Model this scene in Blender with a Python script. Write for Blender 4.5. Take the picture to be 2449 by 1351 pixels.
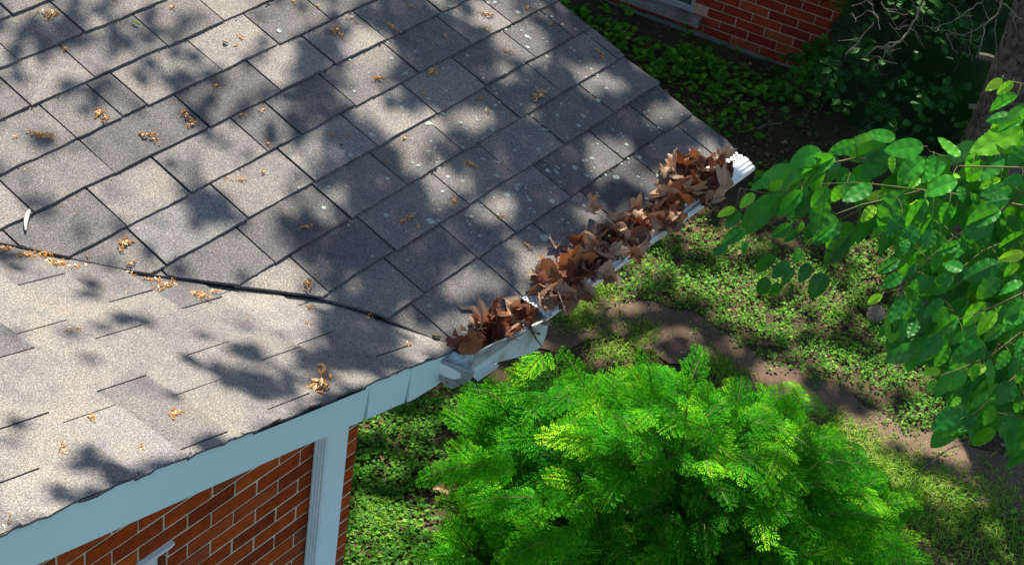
import bpy, math
import numpy as np
from mathutils import Vector, Matrix

# ------------------------------------------------------------------ camera, light, exposure
SC = bpy.context.scene
for o in list(bpy.data.objects): bpy.data.objects.remove(o)
CAM = np.array([-3.12606, -2.13872, 3.12232])
RX = np.array([0.606014, -0.784048, 0.134223])       # image right in world
RY = np.array([-0.411664, -0.453511, -0.790481])     # image down in world
RZ = np.array([0.680647, 0.423788, -0.597598])       # forward
FOC, PCX, PCY = 4000.0, 1224.5, 675.5
cd = bpy.data.cameras.new("camera"); cam = bpy.data.objects.new("camera", cd)
SC.collection.objects.link(cam); SC.camera = cam
cd.sensor_width = 36.0; cd.lens = FOC / 2449 * 36.0; cd.clip_end = 500; cd.clip_start = 0.05
Mx = Matrix(((RX[0], -RY[0], -RZ[0], CAM[0]), (RX[1], -RY[1], -RZ[1], CAM[1]), (RX[2], -RY[2], -RZ[2], CAM[2]), (0, 0, 0, 1)))
cam.matrix_world = Mx
SUN_EL = math.radians(55)
SH = np.array([0.78, 0.62]); SH /= np.linalg.norm(SH)
SUN = np.array([SH[0] * math.cos(SUN_EL), SH[1] * math.cos(SUN_EL), math.sin(SUN_EL)])
sl = bpy.data.lights.new("sun", 'SUN'); sl.energy = 5.0; sl.angle = math.radians(0.53); sl.color = (1.0, 0.91, 0.77)
so = bpy.data.objects.new("sun", sl); SC.collection.objects.link(so)
so.rotation_euler = Vector(tuple(SUN)).to_track_quat('Z', 'Y').to_euler()
w = bpy.data.worlds.new("World"); SC.world = w; w.use_nodes = True
nt = w.node_tree; nt.nodes.clear()
sky = nt.nodes.new('ShaderNodeTexSky'); sky.sky_type = 'NISHITA'; sky.sun_disc = False
sky.sun_elevation = SUN_EL; sky.sun_rotation = math.atan2(SH[0], SH[1])
bg = nt.nodes.new('ShaderNodeBackground'); bg.inputs[1].default_value = 0.10
wo = nt.nodes.new('ShaderNodeOutputWorld')
nt.links.new(sky.outputs[0], bg.inputs[0]); nt.links.new(bg.outputs[0], wo.inputs[0])
SC.view_settings.view_transform = 'Standard'; SC.view_settings.look = 'None'
SC.view_settings.exposure = 1.3; SC.view_settings.gamma = 1.0
SC.cycles.max_bounces = 6; SC.cycles.transparent_max_bounces = 4
SC.cycles.diffuse_bounces = 3; SC.cycles.glossy_bounces = 2; SC.cycles.transmission_bounces = 3

rng = np.random.default_rng(7)
TH = math.tan(math.radians(15.9))

# ------------------------------------------------------------------ geometry of the view of the place
def ray(px):
    return RX * ((px[0] - PCX) / FOC) + RY * ((px[1] - PCY) / FOC) + RZ
def hit(px, n, c):
    n = np.array(n, float); v = ray(px); return CAM + v * ((c - n @ CAM) / (n @ v))
def at(px, dist):
    v = ray(px); return CAM + v / np.linalg.norm(v) * dist
def proj(P):
    P = np.atleast_2d(P) - CAM; z = P @ RZ
    return np.stack([PCX + FOC * (P @ RX) / z, PCY + FOC * (P @ RY) / z], 1)
def ground(px, z=-2.4): return hit(px, (0, 0, 1), z)

# ------------------------------------------------------------------ helpers
COL = SC.collection
class MB:
    """collects faces; build() links them as ONE mesh object"""
    def __init__(s): s.v = []; s.f = {}; s.n = 0; s.uv = []
    def add(s, V, F, m=0, tone=0.5, uv=None):
        V = np.asarray(V, float).reshape(-1, 3)
        F = np.asarray(F, int)
        if F.ndim == 1: F = F[None]
        tone = np.broadcast_to(np.asarray(tone, float), (len(F),))
        s.f.setdefault(F.shape[1], []).append((F + s.n, np.full(len(F), m), tone.copy()))
        s.v.append(V); s.uv.append(np.zeros((len(V), 3)) if uv is None else np.asarray(uv, float)); s.n += len(V)
    def box(s, c, h, m=0, tone=.5, R=None):
        V = np.array([[x, y, z] for x in (-1, 1) for y in (-1, 1) for z in (-1, 1)], float) * h
        if R is not None: V = V @ np.asarray(R).T
        s.add(V + c, [[0, 1, 3, 2], [4, 6, 7, 5], [0, 4, 5, 1], [2, 3, 7, 6], [0, 2, 6, 4], [1, 5, 7, 3]], m, tone)
    def tube(s, P, r, k=6, m=0, tone=.5, cap=True):
        P = np.asarray(P, float); r = np.broadcast_to(np.asarray(r, float), (len(P),))
        T = np.gradient(P, axis=0); T /= np.linalg.norm(T, axis=1)[:, None] + 1e-9
        a = np.cross(T, [0.31, 0.17, 0.93]); a /= np.linalg.norm(a, axis=1)[:, None] + 1e-9
        b = np.cross(T, a); t = np.linspace(0, 2 * np.pi, k, endpoint=False)
        V = P[:, None] + (a[:, None] * np.cos(t)[None, :, None] + b[:, None] * np.sin(t)[None, :, None]) * r[:, None, None]
        n = len(P); i = np.arange(n - 1)[:, None] * k; j = np.arange(k)[None]; j2 = (j + 1) % k
        F = np.stack([i + j, i + j2, i + k + j2, i + k + j], 2).reshape(-1, 4)
        s.add(V.reshape(-1, 3), F, m, tone)
        if cap: s.f.setdefault(k, []).append((np.array([list(range(s.n - k, s.n))]), np.array([m]), np.array([float(np.mean(tone))])))
    def poly(s, pts, m=0, tone=.5, thick=None):
        pts = np.asarray(pts, float); n = len(pts)
        if thick is None: s.add(pts, [list(range(n))], m, tone); return
        t = np.asarray(thick, float)
        V = np.concatenate([pts, pts + t])
        s.add(V, [list(range(n))], m, tone)
        s.f[n].append((np.array([list(range(s.n - 1, s.n - 1 - n, -1))]), np.array([m]), np.array([tone])))
        b = s.n - 2 * n
        s.f.setdefault(4, []).append((np.array([[b + i, b + n + i, b + n + (i + 1) % n, b + (i + 1) % n] for i in range(n)]), np.full(n, m), np.full(n, tone)))
    def build(s, name, mats, parent=None, smooth=False, origin=None):
        me = bpy.data.meshes.new(name)
        V = np.concatenate(s.v); UV = np.concatenate(s.uv)
        if origin is not None: V = V - np.asarray(origin)
        me.vertices.add(len(V)); me.vertices.foreach_set('co', V.ravel())
        loops = []; starts = []; mi = []; tn = []; p = 0
        for k, L in s.f.items():
            for F, m, t in L:
                loops.append(F.ravel()); starts.append(p + np.arange(len(F)) * k); p += F.size; mi.append(m); tn.append(t)
        loops = np.concatenate(loops); starts = np.concatenate(starts)
        me.loops.add(len(loops)); me.loops.foreach_set('vertex_index', loops.astype(np.int32))
        me.polygons.add(len(starts)); me.polygons.foreach_set('loop_start', starts.astype(np.int32))
        if not isinstance(mats, (list, tuple)): mats = [mats]
        for m in mats: me.materials.append(m)
        me.polygons.foreach_set('material_index', np.concatenate(mi).astype(np.int32))
        me.update(calc_edges=True)
        me.polygons.foreach_set('use_smooth', np.full(len(starts), smooth))
        a = me.attributes.new('tone', 'FLOAT', 'FACE'); a.data.foreach_set('value', np.concatenate(tn).astype(np.float32))
        if UV.any():
            a = me.attributes.new('leafpos', 'FLOAT_VECTOR', 'POINT'); a.data.foreach_set('vector', UV.ravel().astype(np.float32))
        me.validate()
        o = bpy.data.objects.new(name, me); COL.objects.link(o)
        if parent is not None: o.parent = parent
        if origin is not None and parent is None: o.location = tuple(origin)
        return o
def tag(o, label=None, cat=None, group=None, kind=None):
    if label: o['label'] = label
    if cat: o['category'] = cat
    if group: o['group'] = group
    if kind: o['kind'] = kind
    return o
def empty(name, loc=(0, 0, 0)):
    o = bpy.data.objects.new(name, None); COL.objects.link(o); o.location = tuple(loc); o.empty_display_size = .1; return o
def part(mb, name, mats, root, smooth=False):
    o = mb.build(name, mats, root, smooth)
    base = Vector((0, 0, 0)); q = root
    while q is not None: base += q.location; q = q.parent
    o.location = -base
    return o

# ------------------------------------------------------------------ materials
def mat(name, base=(.5, .5, .5), rough=.8, spec=.3):
    m = bpy.data.materials.new(name); m.use_nodes = True
    b = m.node_tree.nodes['Principled BSDF']
    b.inputs['Base Color'].default_value = (*base, 1); b.inputs['Roughness'].default_value = rough
    b.inputs['Specular IOR Level'].default_value = spec
    return m, m.node_tree, b
def N(t, typ, **k):
    n = t.nodes.new(typ)
    for a, v in k.items():
        if a in n.inputs.keys(): n.inputs[a].default_value = v
        else: setattr(n, a, v)
    return n
def noise(t, scale, detail=3, rough=.55, co='Object', dist=0.0):
    tc = t.nodes.get('TC') or N(t, 'ShaderNodeTexCoord'); tc.name = 'TC'
    n = N(t, 'ShaderNodeTexNoise'); n.inputs['Scale'].default_value = scale; n.inputs['Detail'].default_value = detail
    n.inputs['Roughness'].default_value = rough; n.inputs['Distortion'].default_value = dist
    t.links.new(tc.outputs[co], n.inputs['Vector']); return n
def ramp(t, src, stops, interp='LINEAR'):
    r = N(t, 'ShaderNodeValToRGB'); cr = r.color_ramp; cr.interpolation = interp
    while len(cr.elements) > len(stops): cr.elements.remove(cr.elements[-1])
    while len(cr.elements) < len(stops): cr.elements.new(.5)
    for e, (p, c) in zip(cr.elements, stops):
        e.position = p; e.color = (*c, 1) if len(c) == 3 else c
    t.links.new(src, r.inputs[0]); return r.outputs[0]
def mix(t, a, b, fac, mode='MIX'):
    m = N(t, 'ShaderNodeMix', data_type='RGBA', blend_type=mode)
    for s, i in ((a, 6), (b, 7)):
        if isinstance(s, (tuple, list)): m.inputs[i].default_value = (*s, 1)
        else: t.links.new(s, m.inputs[i])
    if isinstance(fac, (int, float)): m.inputs[0].default_value = fac
    else: t.links.new(fac, m.inputs[0])
    return m.outputs[2]
def attr(t, name='tone'):
    a = N(t, 'ShaderNodeAttribute', attribute_name=name); return a
def math_(t, op, a, b=None):
    m = N(t, 'ShaderNodeMath', operation=op)
    for i, s in enumerate((a, b)):
        if s is None: continue
        if isinstance(s, (int, float)): m.inputs[i].default_value = s
        else: t.links.new(s, m.inputs[i])
    return m.outputs[0]
def bump(t, b, h, strength=.4, dist=.01):
    n = N(t, 'ShaderNodeBump'); n.inputs['Strength'].default_value = strength; n.inputs['Distance'].default_value = dist
    t.links.new(h, n.inputs['Height']); t.links.new(n.outputs[0], b.inputs['Normal'])

def m_shingle():
    m, t, b = mat('asphalt_shingle', rough=.95, spec=.15)
    tone = attr(t).outputs['Fac']
    base = ramp(t, tone, [(0, (.082, .082, .088)), (.3, (.122, .120, .122)), (.55, (.168, .162, .158)), (.8, (.205, .195, .186)), (1, (.18, .178, .18))])
    mot = ramp(t, noise(t, 6, 6, .65).outputs[0], [(.3, (.66, .66, .70)), (.5, (1, 1, 1)), (.7, (1.22, 1.15, 1.02))])
    c = mix(t, base, mot, 1.0, 'MULTIPLY')
    g = noise(t, 270, 2, .85)
    sp = ramp(t, g.outputs[0], [(.30, (.24, .24, .26)), (.45, (.78, .78, .79)), (.55, (1.08, 1.07, 1.05)), (.68, (2.2, 2.15, 2.05))])
    c = mix(t, c, sp, 1.0, 'MULTIPLY')
    t.links.new(c, b.inputs['Base Color'])
    bump(t, b, g.outputs[0], .6, .004)
    return m
def m_plain(name, base, rough=.7, spec=.3, var=.25, scale=6, dirt=None, dscale=4, bmp=0):
    m, t, b = mat(name, base, rough, spec)
    n = noise(t, scale, 5, .6)
    c = ramp(t, n.outputs[0], [(.25, tuple(x * (1 - var) for x in base)), (.75, tuple(min(1, x * (1 + var)) for x in base))])
    if dirt:
        d = noise(t, dscale, 6, .7, dist=.5)
        f = ramp(t, d.outputs[0], [(dirt[1], (0, 0, 0)), (dirt[2], (1, 1, 1))])
        c = mix(t, c, dirt[0], f)
    t.links.new(c, b.inputs['Base Color'])
    if bmp: bump(t, b, noise(t, scale * 8, 4, .6).outputs[0], bmp, .01)
    return m
def m_brick(name, stops, scale=30):
    m, t, b = mat(name, rough=.9, spec=.15)
    tone = attr(t).outputs['Fac']
    c = ramp(t, tone, stops)
    n = noise(t, scale, 5, .7)
    c = mix(t, c, ramp(t, n.outputs[0], [(.3, (.62, .6, .6)), (.7, (1.25, 1.2, 1.15))]), 1.0, 'MULTIPLY')
    t.links.new(c, b.inputs['Base Color']); bump(t, b, n.outputs[0], .5, .006)
    return m
def m_leaf(name, stops, trans=.35, rough=.4, spec=.4, veins=False, tcol=(.35, .75, .05), nscale=40):
    m, t, b = mat(name, rough=rough, spec=spec)
    tone = attr(t).outputs['Fac']
    c = ramp(t, tone, stops)
    n = noise(t, nscale, 3, .6)
    c = mix(t, c, ramp(t, n.outputs[0], [(.3, (.75, .78, .75)), (.7, (1.2, 1.18, 1.2))]), 1.0, 'MULTIPLY')
    if veins:
        a = attr(t, 'leafpos'); sx = N(t, 'ShaderNodeSeparateXYZ'); t.links.new(a.outputs['Vector'], sx.inputs[0])
        av = math_(t, 'ABSOLUTE', sx.outputs[1])
        mid = math_(t, 'LESS_THAN', av, .012)
        ph = math_(t, 'SUBTRACT', math_(t, 'MULTIPLY', sx.outputs[0], 9.0), math_(t, 'MULTIPLY', av, 10.0))
        fr = math_(t, 'FRACT', ph); lat = math_(t, 'LESS_THAN', math_(t, 'ABSOLUTE', math_(t, 'SUBTRACT', fr, .5)), .055)
        v = math_(t, 'MAXIMUM', mid, math_(t, 'MULTIPLY', lat, .35))
        c = mix(t, c, (.10, .30, .06), math_(t, 'MULTIPLY', v, .35))
        bump(t, b, n.outputs[0], .3, .004)
    t.links.new(c, b.inputs['Base Color'])
    if trans:
        tr = N(t, 'ShaderNodeBsdfTranslucent'); t.links.new(mix(t, c, tcol, .55), tr.inputs[0])
        ms = N(t, 'ShaderNodeMixShader'); ms.inputs[0].default_value = trans
        out = t.nodes['Material Output']
        t.links.new(b.outputs[0], ms.inputs[1]); t.links.new(tr.outputs[0], ms.inputs[2]); t.links.new(ms.outputs[0], out.inputs[0])
    return m
M = {}
M['shingle'] = m_shingle()
M['under'] = m_plain('roof_underlay', (.018, .016, .015), .95, .1)
M['lichen'] = m_plain('lichen', (.27, .32, .28), .95, .1, .35, 90)
M['moss'] = m_leaf('moss_crumb', [(0, (.03, .022, .014)), (.5, (.07, .05, .025)), (.8, (.09, .085, .025)), (1, (.15, .13, .04))], trans=0, rough=1, spec=.1)
M['fascia'] = m_plain('pale_blue_painted_fascia', (.56, .80, .76), .5, .3, .03, 2, ((.42, .56, .52), .62, .85), 2)
M['white'] = m_plain('white_painted_aluminium', (.70, .78, .74), .4, .4, .05, 3, ((.35, .36, .32), .62, .8), 9)
M['cleanwhite'] = m_plain('white_vinyl_guard', (.80, .83, .84), .45, .35, .06, 6, ((.40, .37, .31), .58, .75), 22)
M['flash'] = m_plain('weathered_galvanised_sheet', (.36, .42, .40), .45, .4, .15, 8, ((.15, .14, .09), .47, .64), 16)
M['front'] = m_plain('stained_white_sheet', (.50, .60, .56), .45, .4, .08, 5, ((.25, .26, .2), .52, .75), 14)
M['capdirt'] = m_plain('stained_end_cap', (.30, .33, .30), .7, .3, .2, 14, ((.12, .12, .09), .5, .7), 24)
M['downspout'] = m_plain('pale_downspout', (.66, .84, .84), .45, .35, .03, 2)
M['brick'] = m_brick('orange_red_brick', [(0, (.20, .035, .006)), (.45, (.32, .055, .007)), (.8, (.42, .08, .010)), (1, (.22, .06, .025))])
M['mortar'] = m_plain('grey_mortar', (.58, .53, .37), .95, .1, .25, 25, bmp=.3)
M['brick2'] = m_brick('dark_red_brick', [(0, (.20, .024, .012)), (.45, (.30, .035, .015)), (.8, (.36, .06, .025)), (1, (.27, .10, .035))])
M['mortar2'] = m_plain('buff_mortar', (.42, .27, .18), .95, .1, .25, 30, bmp=.3)
M['concrete'] = m_plain('grey_concrete', (.22, .21, .18), .95, .1, .3, 12, ((.08, .07, .05), .5, .7), 6, .6)
M['glass'] = m_plain('dark_window_glass', (.03, .06, .065), .08, .6, .1, 2)
M['frame'] = m_plain('window_frame_paint', (.28, .28, .30), .5, .3, .05, 5)
M['bark'] = m_plain('grey_brown_bark', (.15, .12, .095), .95, .1, .5, 14, ((.05, .04, .03), .45, .6), 25, 1.0)
M['twig'] = m_plain('green_brown_twig', (.09, .10, .028), .7, .2, .2, 30)
M['dead'] = m_plain('pale_dead_wood', (.19, .165, .115), .9, .1, .3, 30)
M['stone'] = m_plain('brown_stone', (.25, .20, .16), .95, .1, .25, 20, bmp=.8)
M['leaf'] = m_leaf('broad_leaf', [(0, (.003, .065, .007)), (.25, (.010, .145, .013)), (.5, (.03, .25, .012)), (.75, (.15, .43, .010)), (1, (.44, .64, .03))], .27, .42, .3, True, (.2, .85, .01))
M['canopy'] = m_leaf('canopy_leaf', [(0, (.02, .08, .015)), (1, (.05, .15, .02))], .12, .5, .3)
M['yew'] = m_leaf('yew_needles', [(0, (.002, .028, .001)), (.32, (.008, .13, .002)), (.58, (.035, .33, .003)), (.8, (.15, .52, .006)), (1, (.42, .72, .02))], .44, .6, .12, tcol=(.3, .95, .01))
M['shadedyew'] = m_leaf('shaded_yew_needles', [(0, (.0015, .006, .001)), (.45, (.006, .028, .003)), (.75, (.025, .12, .008)), (1, (.08, .28, .015))], .1, .6, .15)  # deep shade is put into these very low needle colours
M['cover'] = m_leaf('small_weed_leaves', [(0, (.006, .055, .004)), (.4, (.03, .16, .008)), (.75, (.13, .34, .015)), (1, (.34, .48, .06))], .3, .55, .25)
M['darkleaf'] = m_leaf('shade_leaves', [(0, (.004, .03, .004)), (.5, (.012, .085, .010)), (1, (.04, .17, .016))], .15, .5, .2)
M['grass'] = m_leaf('grass_blades', [(0, (.02, .11, .005)), (.5, (.08, .25, .010)), (1, (.34, .42, .04))], .25, .6, .2)
M['litter'] = m_leaf('fallen_leaf_litter', [(0, (.06, .038, .022)), (.5, (.15, .092, .052)), (.85, (.33, .22, .13)), (1, (.6, .48, .34))], .05, .85, .15)
DRY = [m_leaf('dry_leaf_' + n, [(0, a), (1, c)], .14, .6, .25, False, (.5, .14, .03), 45) for n, a, c in (
    ('dark_brown', (.035, .015, .010), (.08, .034, .020)), ('red_brown', (.09, .026, .014), (.19, .06, .030)),
    ('tan', (.28, .17, .10), (.46, .30, .19)), ('orange_brown', (.22, .08, .028), (.38, .16, .06)), ('dull_brown', (.10, .055, .035), (.22, .13, .085)))]
M['seed'] = m_leaf('dry_tree_flowers', [(0, (.30, .11, .025)), (.5, (.58, .25, .06)), (.85, (.74, .42, .15)), (1, (.85, .72, .5))], .1, .7, .2)
M['pale'] = m_plain('pale_seed_wing', (.75, .70, .60), .6, .3, .1, 60)
def m_ground():
    m, t, b = mat('soil', rough=.97, spec=.1)
    n1 = noise(t, 2.2, 6, .65); n2 = noise(t, 60, 4, .7)
    c = ramp(t, n1.outputs[0], [(.3, (.055, .042, .028)), (.5, (.085, .066, .044)), (.6, (.065, .07, .026)), (.75, (.045, .075, .015))])
    c = mix(t, c, ramp(t, n2.outputs[0], [(.3, (.55, .55, .55)), (.6, (1.15, 1.1, 1.05)), (.72, (1.8, 1.7, 1.5))]), 1.0, 'MULTIPLY')
    t.links.new(c, b.inputs['Base Color']); bump(t, b, n2.outputs[0], .8, .02); return m
def m_path():
    m, t, b = mat('bare_dirt', rough=.97, spec=.1)
    n1 = noise(t, 5, 5, .6); n2 = noise(t, 120, 3, .7)
    c = ramp(t, n1.outputs[0], [(.3, (.105, .074, .055)), (.7, (.19, .13, .095))])
    c = mix(t, c, ramp(t, n2.outputs[0], [(.35, (.7, .7, .7)), (.6, (1.05, 1.05, 1.05)), (.75, (1.7, 1.6, 1.5))]), 1.0, 'MULTIPLY')
    t.links.new(c, b.inputs['Base Color']); bump(t, b, n2.outputs[0], .7, .01); return m
M['soil'] = m_ground(); M['dirt'] = m_path()

# ------------------------------------------------------------------ ground and path
GZ = -2.4
def gheight(x, y): return GZ + .018 * np.sin(x * 2.1 + y) * np.cos(y * 1.7 - x * .6) + .008 * np.sin(x * 7 + 2) * np.sin(y * 6)
gx = np.concatenate([[-120, -60, -30, -15, -8], np.arange(-4, 14.01, .12), [18, 30, 60, 120]])
gy = np.concatenate([[-120, -60, -30, -12], np.arange(-6, 10.01, .12), [16, 30, 60, 120]])
X, Y = np.meshgrid(gx, gy, indexing='ij')
mb = MB(); nx, ny = X.shape
I = (np.arange(nx - 1)[:, None] * ny + np.arange(ny - 1)[None]).ravel()
mb.add(np.stack([X, Y, gheight(X, Y)], 2).reshape(-1, 3), np.stack([I, I + ny, I + ny + 1, I + 1], 1))
tag(mb.build('ground', M['soil'], smooth=True), 'shaded brown soil between the two houses', kind='structure')
PATH = np.array([ground(p)[:2] for p in ((1180, 780), (1320, 775), (1450, 765), (1560, 790), (1680, 830), (1800, 900), (1930, 965), (2080, 1035), (2230, 1085), (2400, 1160), (2600, 1260), (2900, 1400))])
tt = np.linspace(0, len(PATH) - 1, 90); PC = np.stack([np.interp(tt, np.arange(len(PATH)), PATH[:, i]) for i in (0, 1)], 1)
dT = np.gradient(PC, axis=0); dT /= np.linalg.norm(dT, axis=1)[:, None]; Nn = np.stack([-dT[:, 1], dT[:, 0]], 1)
wv = .20 + .04 * np.sin(tt * 2.3) + .02 * np.sin(tt * 7.1 + 1) + .006 * rng.normal(size=90)
us = np.linspace(-1, 1, 9); PP = PC[:, None] + Nn[:, None] * (wv[:, None] * us[None])[:, :, None]
mb = MB(); I = (np.arange(89)[:, None] * 9 + np.arange(8)[None]).ravel()
mb.add(np.concatenate([PP, (gheight(PP[..., 0], PP[..., 1]) + .009)[..., None]], 2).reshape(-1, 3), np.stack([I, I + 1, I + 10, I + 9], 1))
tag(mb.build('path', M['dirt'], smooth=True), 'bare trodden dirt path curving behind the bright green yew', kind='structure')
def path_dist(P):
    d = np.full(len(P), 9.)
    for q in PC[::2]: d = np.minimum(d, np.hypot(P[:, 0] - q[0], P[:, 1] - q[1]))
    return d

# ------------------------------------------------------------------ the house
house = empty('brick_house', (-1, 1.2, GZ))
tag(house, 'red brick house with grey shingle roof, pale fascia and leaf-filled gutter', 'house')
VP = np.array([(-3.4, 3.6), (-.81, .955), (-.55, .675), (-.37, .515), (-.18, .35), (-.07, .2), (.03, 0.0), (.05, -.03)])
def vx(y): return np.interp(y, VP[::-1, 1], VP[::-1, 0])       # valley x at a given y
def vy(x): return np.interp(x, VP[:, 0], VP[:, 1])
EXP = .1625
def rowy(k): return .175 + EXP * (k - 1) if k > 0 else -.012
def roofA(x, y):
    fr = np.mod((y - .175 - .012 * x), EXP) / EXP
    return y * TH + .012 + .0075 * (1 - fr)
CUTS = {0: [.05, .38, .66, .93, 1.25, 1.54], 1: [.11, .37, .57, .87, 1.195, 1.45], 2: [-.14, .16, .52, .77, 1.05, 1.35], 3: [-.2, .13, .4, .69, 1.0, 1.25, 1.6],
        4: [-.48, -.15, .14, .44, .74, 1.01, 1.3, 1.53], 5: [-.48, -.23, .1, .25, .51, .83, 1.12, 1.36], 6: [-.37, .01, .33, .59, .85, 1.15, 1.45],
        7: [-.38, -.2, -.1, .22, .48, .735, 1.04, 1.33], 8: [-.41, -.16, .14, .39, .7, 1.0, 1.27], 9: [-.32, -.06, .24, .54, .86, 1.17, 1.46]}
XR = 1.645
def rough_line(n, amp): return np.cumsum(rng.normal(0, amp, n)) * .3 + rng.normal(0, amp, n) * .7
mb = MB()
def slab(mb, top, thick, tone, m=0):
    """top: (nu,nv,3) grid; adds top, skirts on all four sides"""
    nu, nv, _ = top.shape; V = top.reshape(-1, 3)
    I = (np.arange(nu - 1)[:, None] * nv + np.arange(nv - 1)[None]).ravel()
    mb.add(V, np.stack([I, I + nv, I + nv + 1, I + 1], 1), m, tone)
    for E in (top[:, 0][::-1], top[:, -1], top[0], top[-1][::-1]):
        n = len(E); D = E.copy(); D[:, 2] -= thick; J = np.arange(n - 1)
        mb.add(np.concatenate([E, D]), np.stack([J, J + n, J + n + 1, J + 1], 1), m, tone * .5)
for k in range(0, 20):
    cuts = CUTS.get(k)
    if cuts is None:
        cuts = list(np.arange(-3.2 + (.15 if k % 2 else 0), 1.6, .3) + rng.normal(0, .008, len(np.arange(-3.2 + (.15 if k % 2 else 0), 1.6, .3))))
    else:
        c0 = cuts[0]
        while c0 > -3.2: c0 -= .3; cuts = [c0] + cuts
    xs = [x for x in cuts if x < XR - .03] + [XR + rng.normal(0, .006) + .004]
    row_r = rng.normal(0, .0015)
    prev = rng.random()
    for a, b_ in zip(xs[:-1], xs[1:]):
        ylo, yhi = rowy(k), rowy(k + 1) + .006
        skew = .012
        if b_ < vx(yhi + .02): continue
        gap = rng.uniform(.0022, .0045); nu, nv = 9, 6
        e0 = rough_line(nu, .0014) + rng.normal(0, .0016) + row_r
        G = np.zeros((nu, nv, 3)); lift = rng.uniform(-.0008, .002); ok = True
        sw = rng.normal(0, .002)
        for j in range(nv):
            f = j / (nv - 1)
            y_c = ylo + (yhi - ylo) * f
            xl = max(a + gap, vx(y_c)); xr = max(b_ - gap, xl + .0005)
            if b_ > XR - .02: xr = b_ + .004 * math.sin(y_c * 23) + .003 * math.sin(y_c * 61)
            x = np.linspace(xl, xr, nu) + sw * (1 - f)
            y = y_c + skew * x + (e0 * (1 - f) if j < 3 else 0)
            z = y * TH + .012 + (.0075 + lift) * (1 - f) + .0012 * np.sin(x * 19 + k)
            if k == 0 and j == 0: z = z - .004
            G[:, j] = np.stack([x, y, z], 1)
        tone = np.clip(.5 + rng.normal(0, .22) - .13 * (a > .9), 0, 1)
        slab(mb, G, .008, tone)
# sheathing below the tabs
def sheet(mb, pts, zf, th, m):
    P = np.array([(x, y, zf(x, y)) for x, y in pts]); mb.poly(P, m, .5, (0, 0, -th))
sheet(mb, [(.045, -.004)] + [(x, y) for x, y in VP[::-1][1:]] + [(XR - .012, 3.6), (XR - .012, -.002)], lambda x, y: y * TH + .0065, .010, 1)
sheet(mb, [(-3.4, 3.605), (XR - .012, 3.605), (XR - .012, 6.2), (-3.4, 6.2)], lambda x, y: (7.2 - y) * TH + .0065, .022, 1)
# lichen discs
def blob(mb, c, nrm_z, r, m, tone, n=9, h=.0015):
    t = np.linspace(0, 2 * np.pi, n, endpoint=False); rr = r * rng.uniform(.65, 1.15, n)
    x = c[0] + rr * np.cos(t); y = c[1] + rr * np.sin(t); z = nrm_z(x, y) + h
    mb.add(np.stack([x, y, z], 1), [list(range(n))], m, tone)
def planeA(x, y): return roofA(np.mean(x), np.mean(y)) + (y - np.mean(y)) * (TH - .055)
cnt = 0
while cnt < 650:
    x, y = rng.uniform(-.1, 1.6), rng.uniform(.03, 2.0)
    px = proj([x, y, y * TH])[0]
    wgt = math.exp(-((px[0] - 1220) / 330) ** 2 - ((px[1] - 330) / 260) ** 2) + .25 * math.exp(-((px[0] - 1600) / 120) ** 2)
    if rng.random() > wgt + .03 or x < vx(y) + .03: continue
    r = .0018 + .0022 * rng.exponential()
    if rng.random() < .04: r += .005
    blob(mb, (x, y), planeA, min(r, .011), 2, rng.random(), 8); cnt += 1
for px, r in (((1302, 569), .019), ((1030, 533), .014), ((1320, 485), .011), ((1176, 312), .011), ((930, 232), .008), ((957, 243), .008), ((1020, 295), .007), ((1237, 443), .010), ((1236, 452), .008), ((1273, 276), .008), ((1394, 385), .007), ((1416, 380), .008), ((1465, 310), .007), ((1345, 60), .007), ((1147, 565), .006), ((1124, 536), .006)):
    P = hit(px, (0, -TH, 1), .016); blob(mb, P[:2], planeA, r, 2, .5, 13, .002)
# moss and crumbs along the butt lines
for k in range(0, 12):
    for i in range(int(330 * (1 if k else .3))):
        x = rng.uniform(-1.2, 1.62); y = rowy(k) + .012 * x - abs(rng.normal(0, .003)) - .001
        if x < vx(y) + .01: continue
        if rng.random() > (.16 + .84 * np.clip((x + .1) / .7, 0, 1)) * (.5 + .5 * math.sin(x * 9 + k * 3)): continue
        r = rng.uniform(.002, .005) * (1.5 if rng.random() < .08 else 1)
        z = y * TH + .016
        V = np.array([[-1, 0, 0], [0, -.7, .5], [1, 0, .1], [0, .7, .5]]) * r; a = rng.uniform(0, 6.3)
        R = np.array([[math.cos(a), -math.sin(a), 0], [math.sin(a), math.cos(a), 0], [0, 0, 1]])
        mb.add(V @ R.T + (x, y, z + .002), [[0, 1, 2, 3]], 3, np.clip(rng.normal(.45, .25), 0, 1))
part(mb, 'main_roof', [M['shingle'], M['under'], M['lichen'], M['moss']], house)

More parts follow.
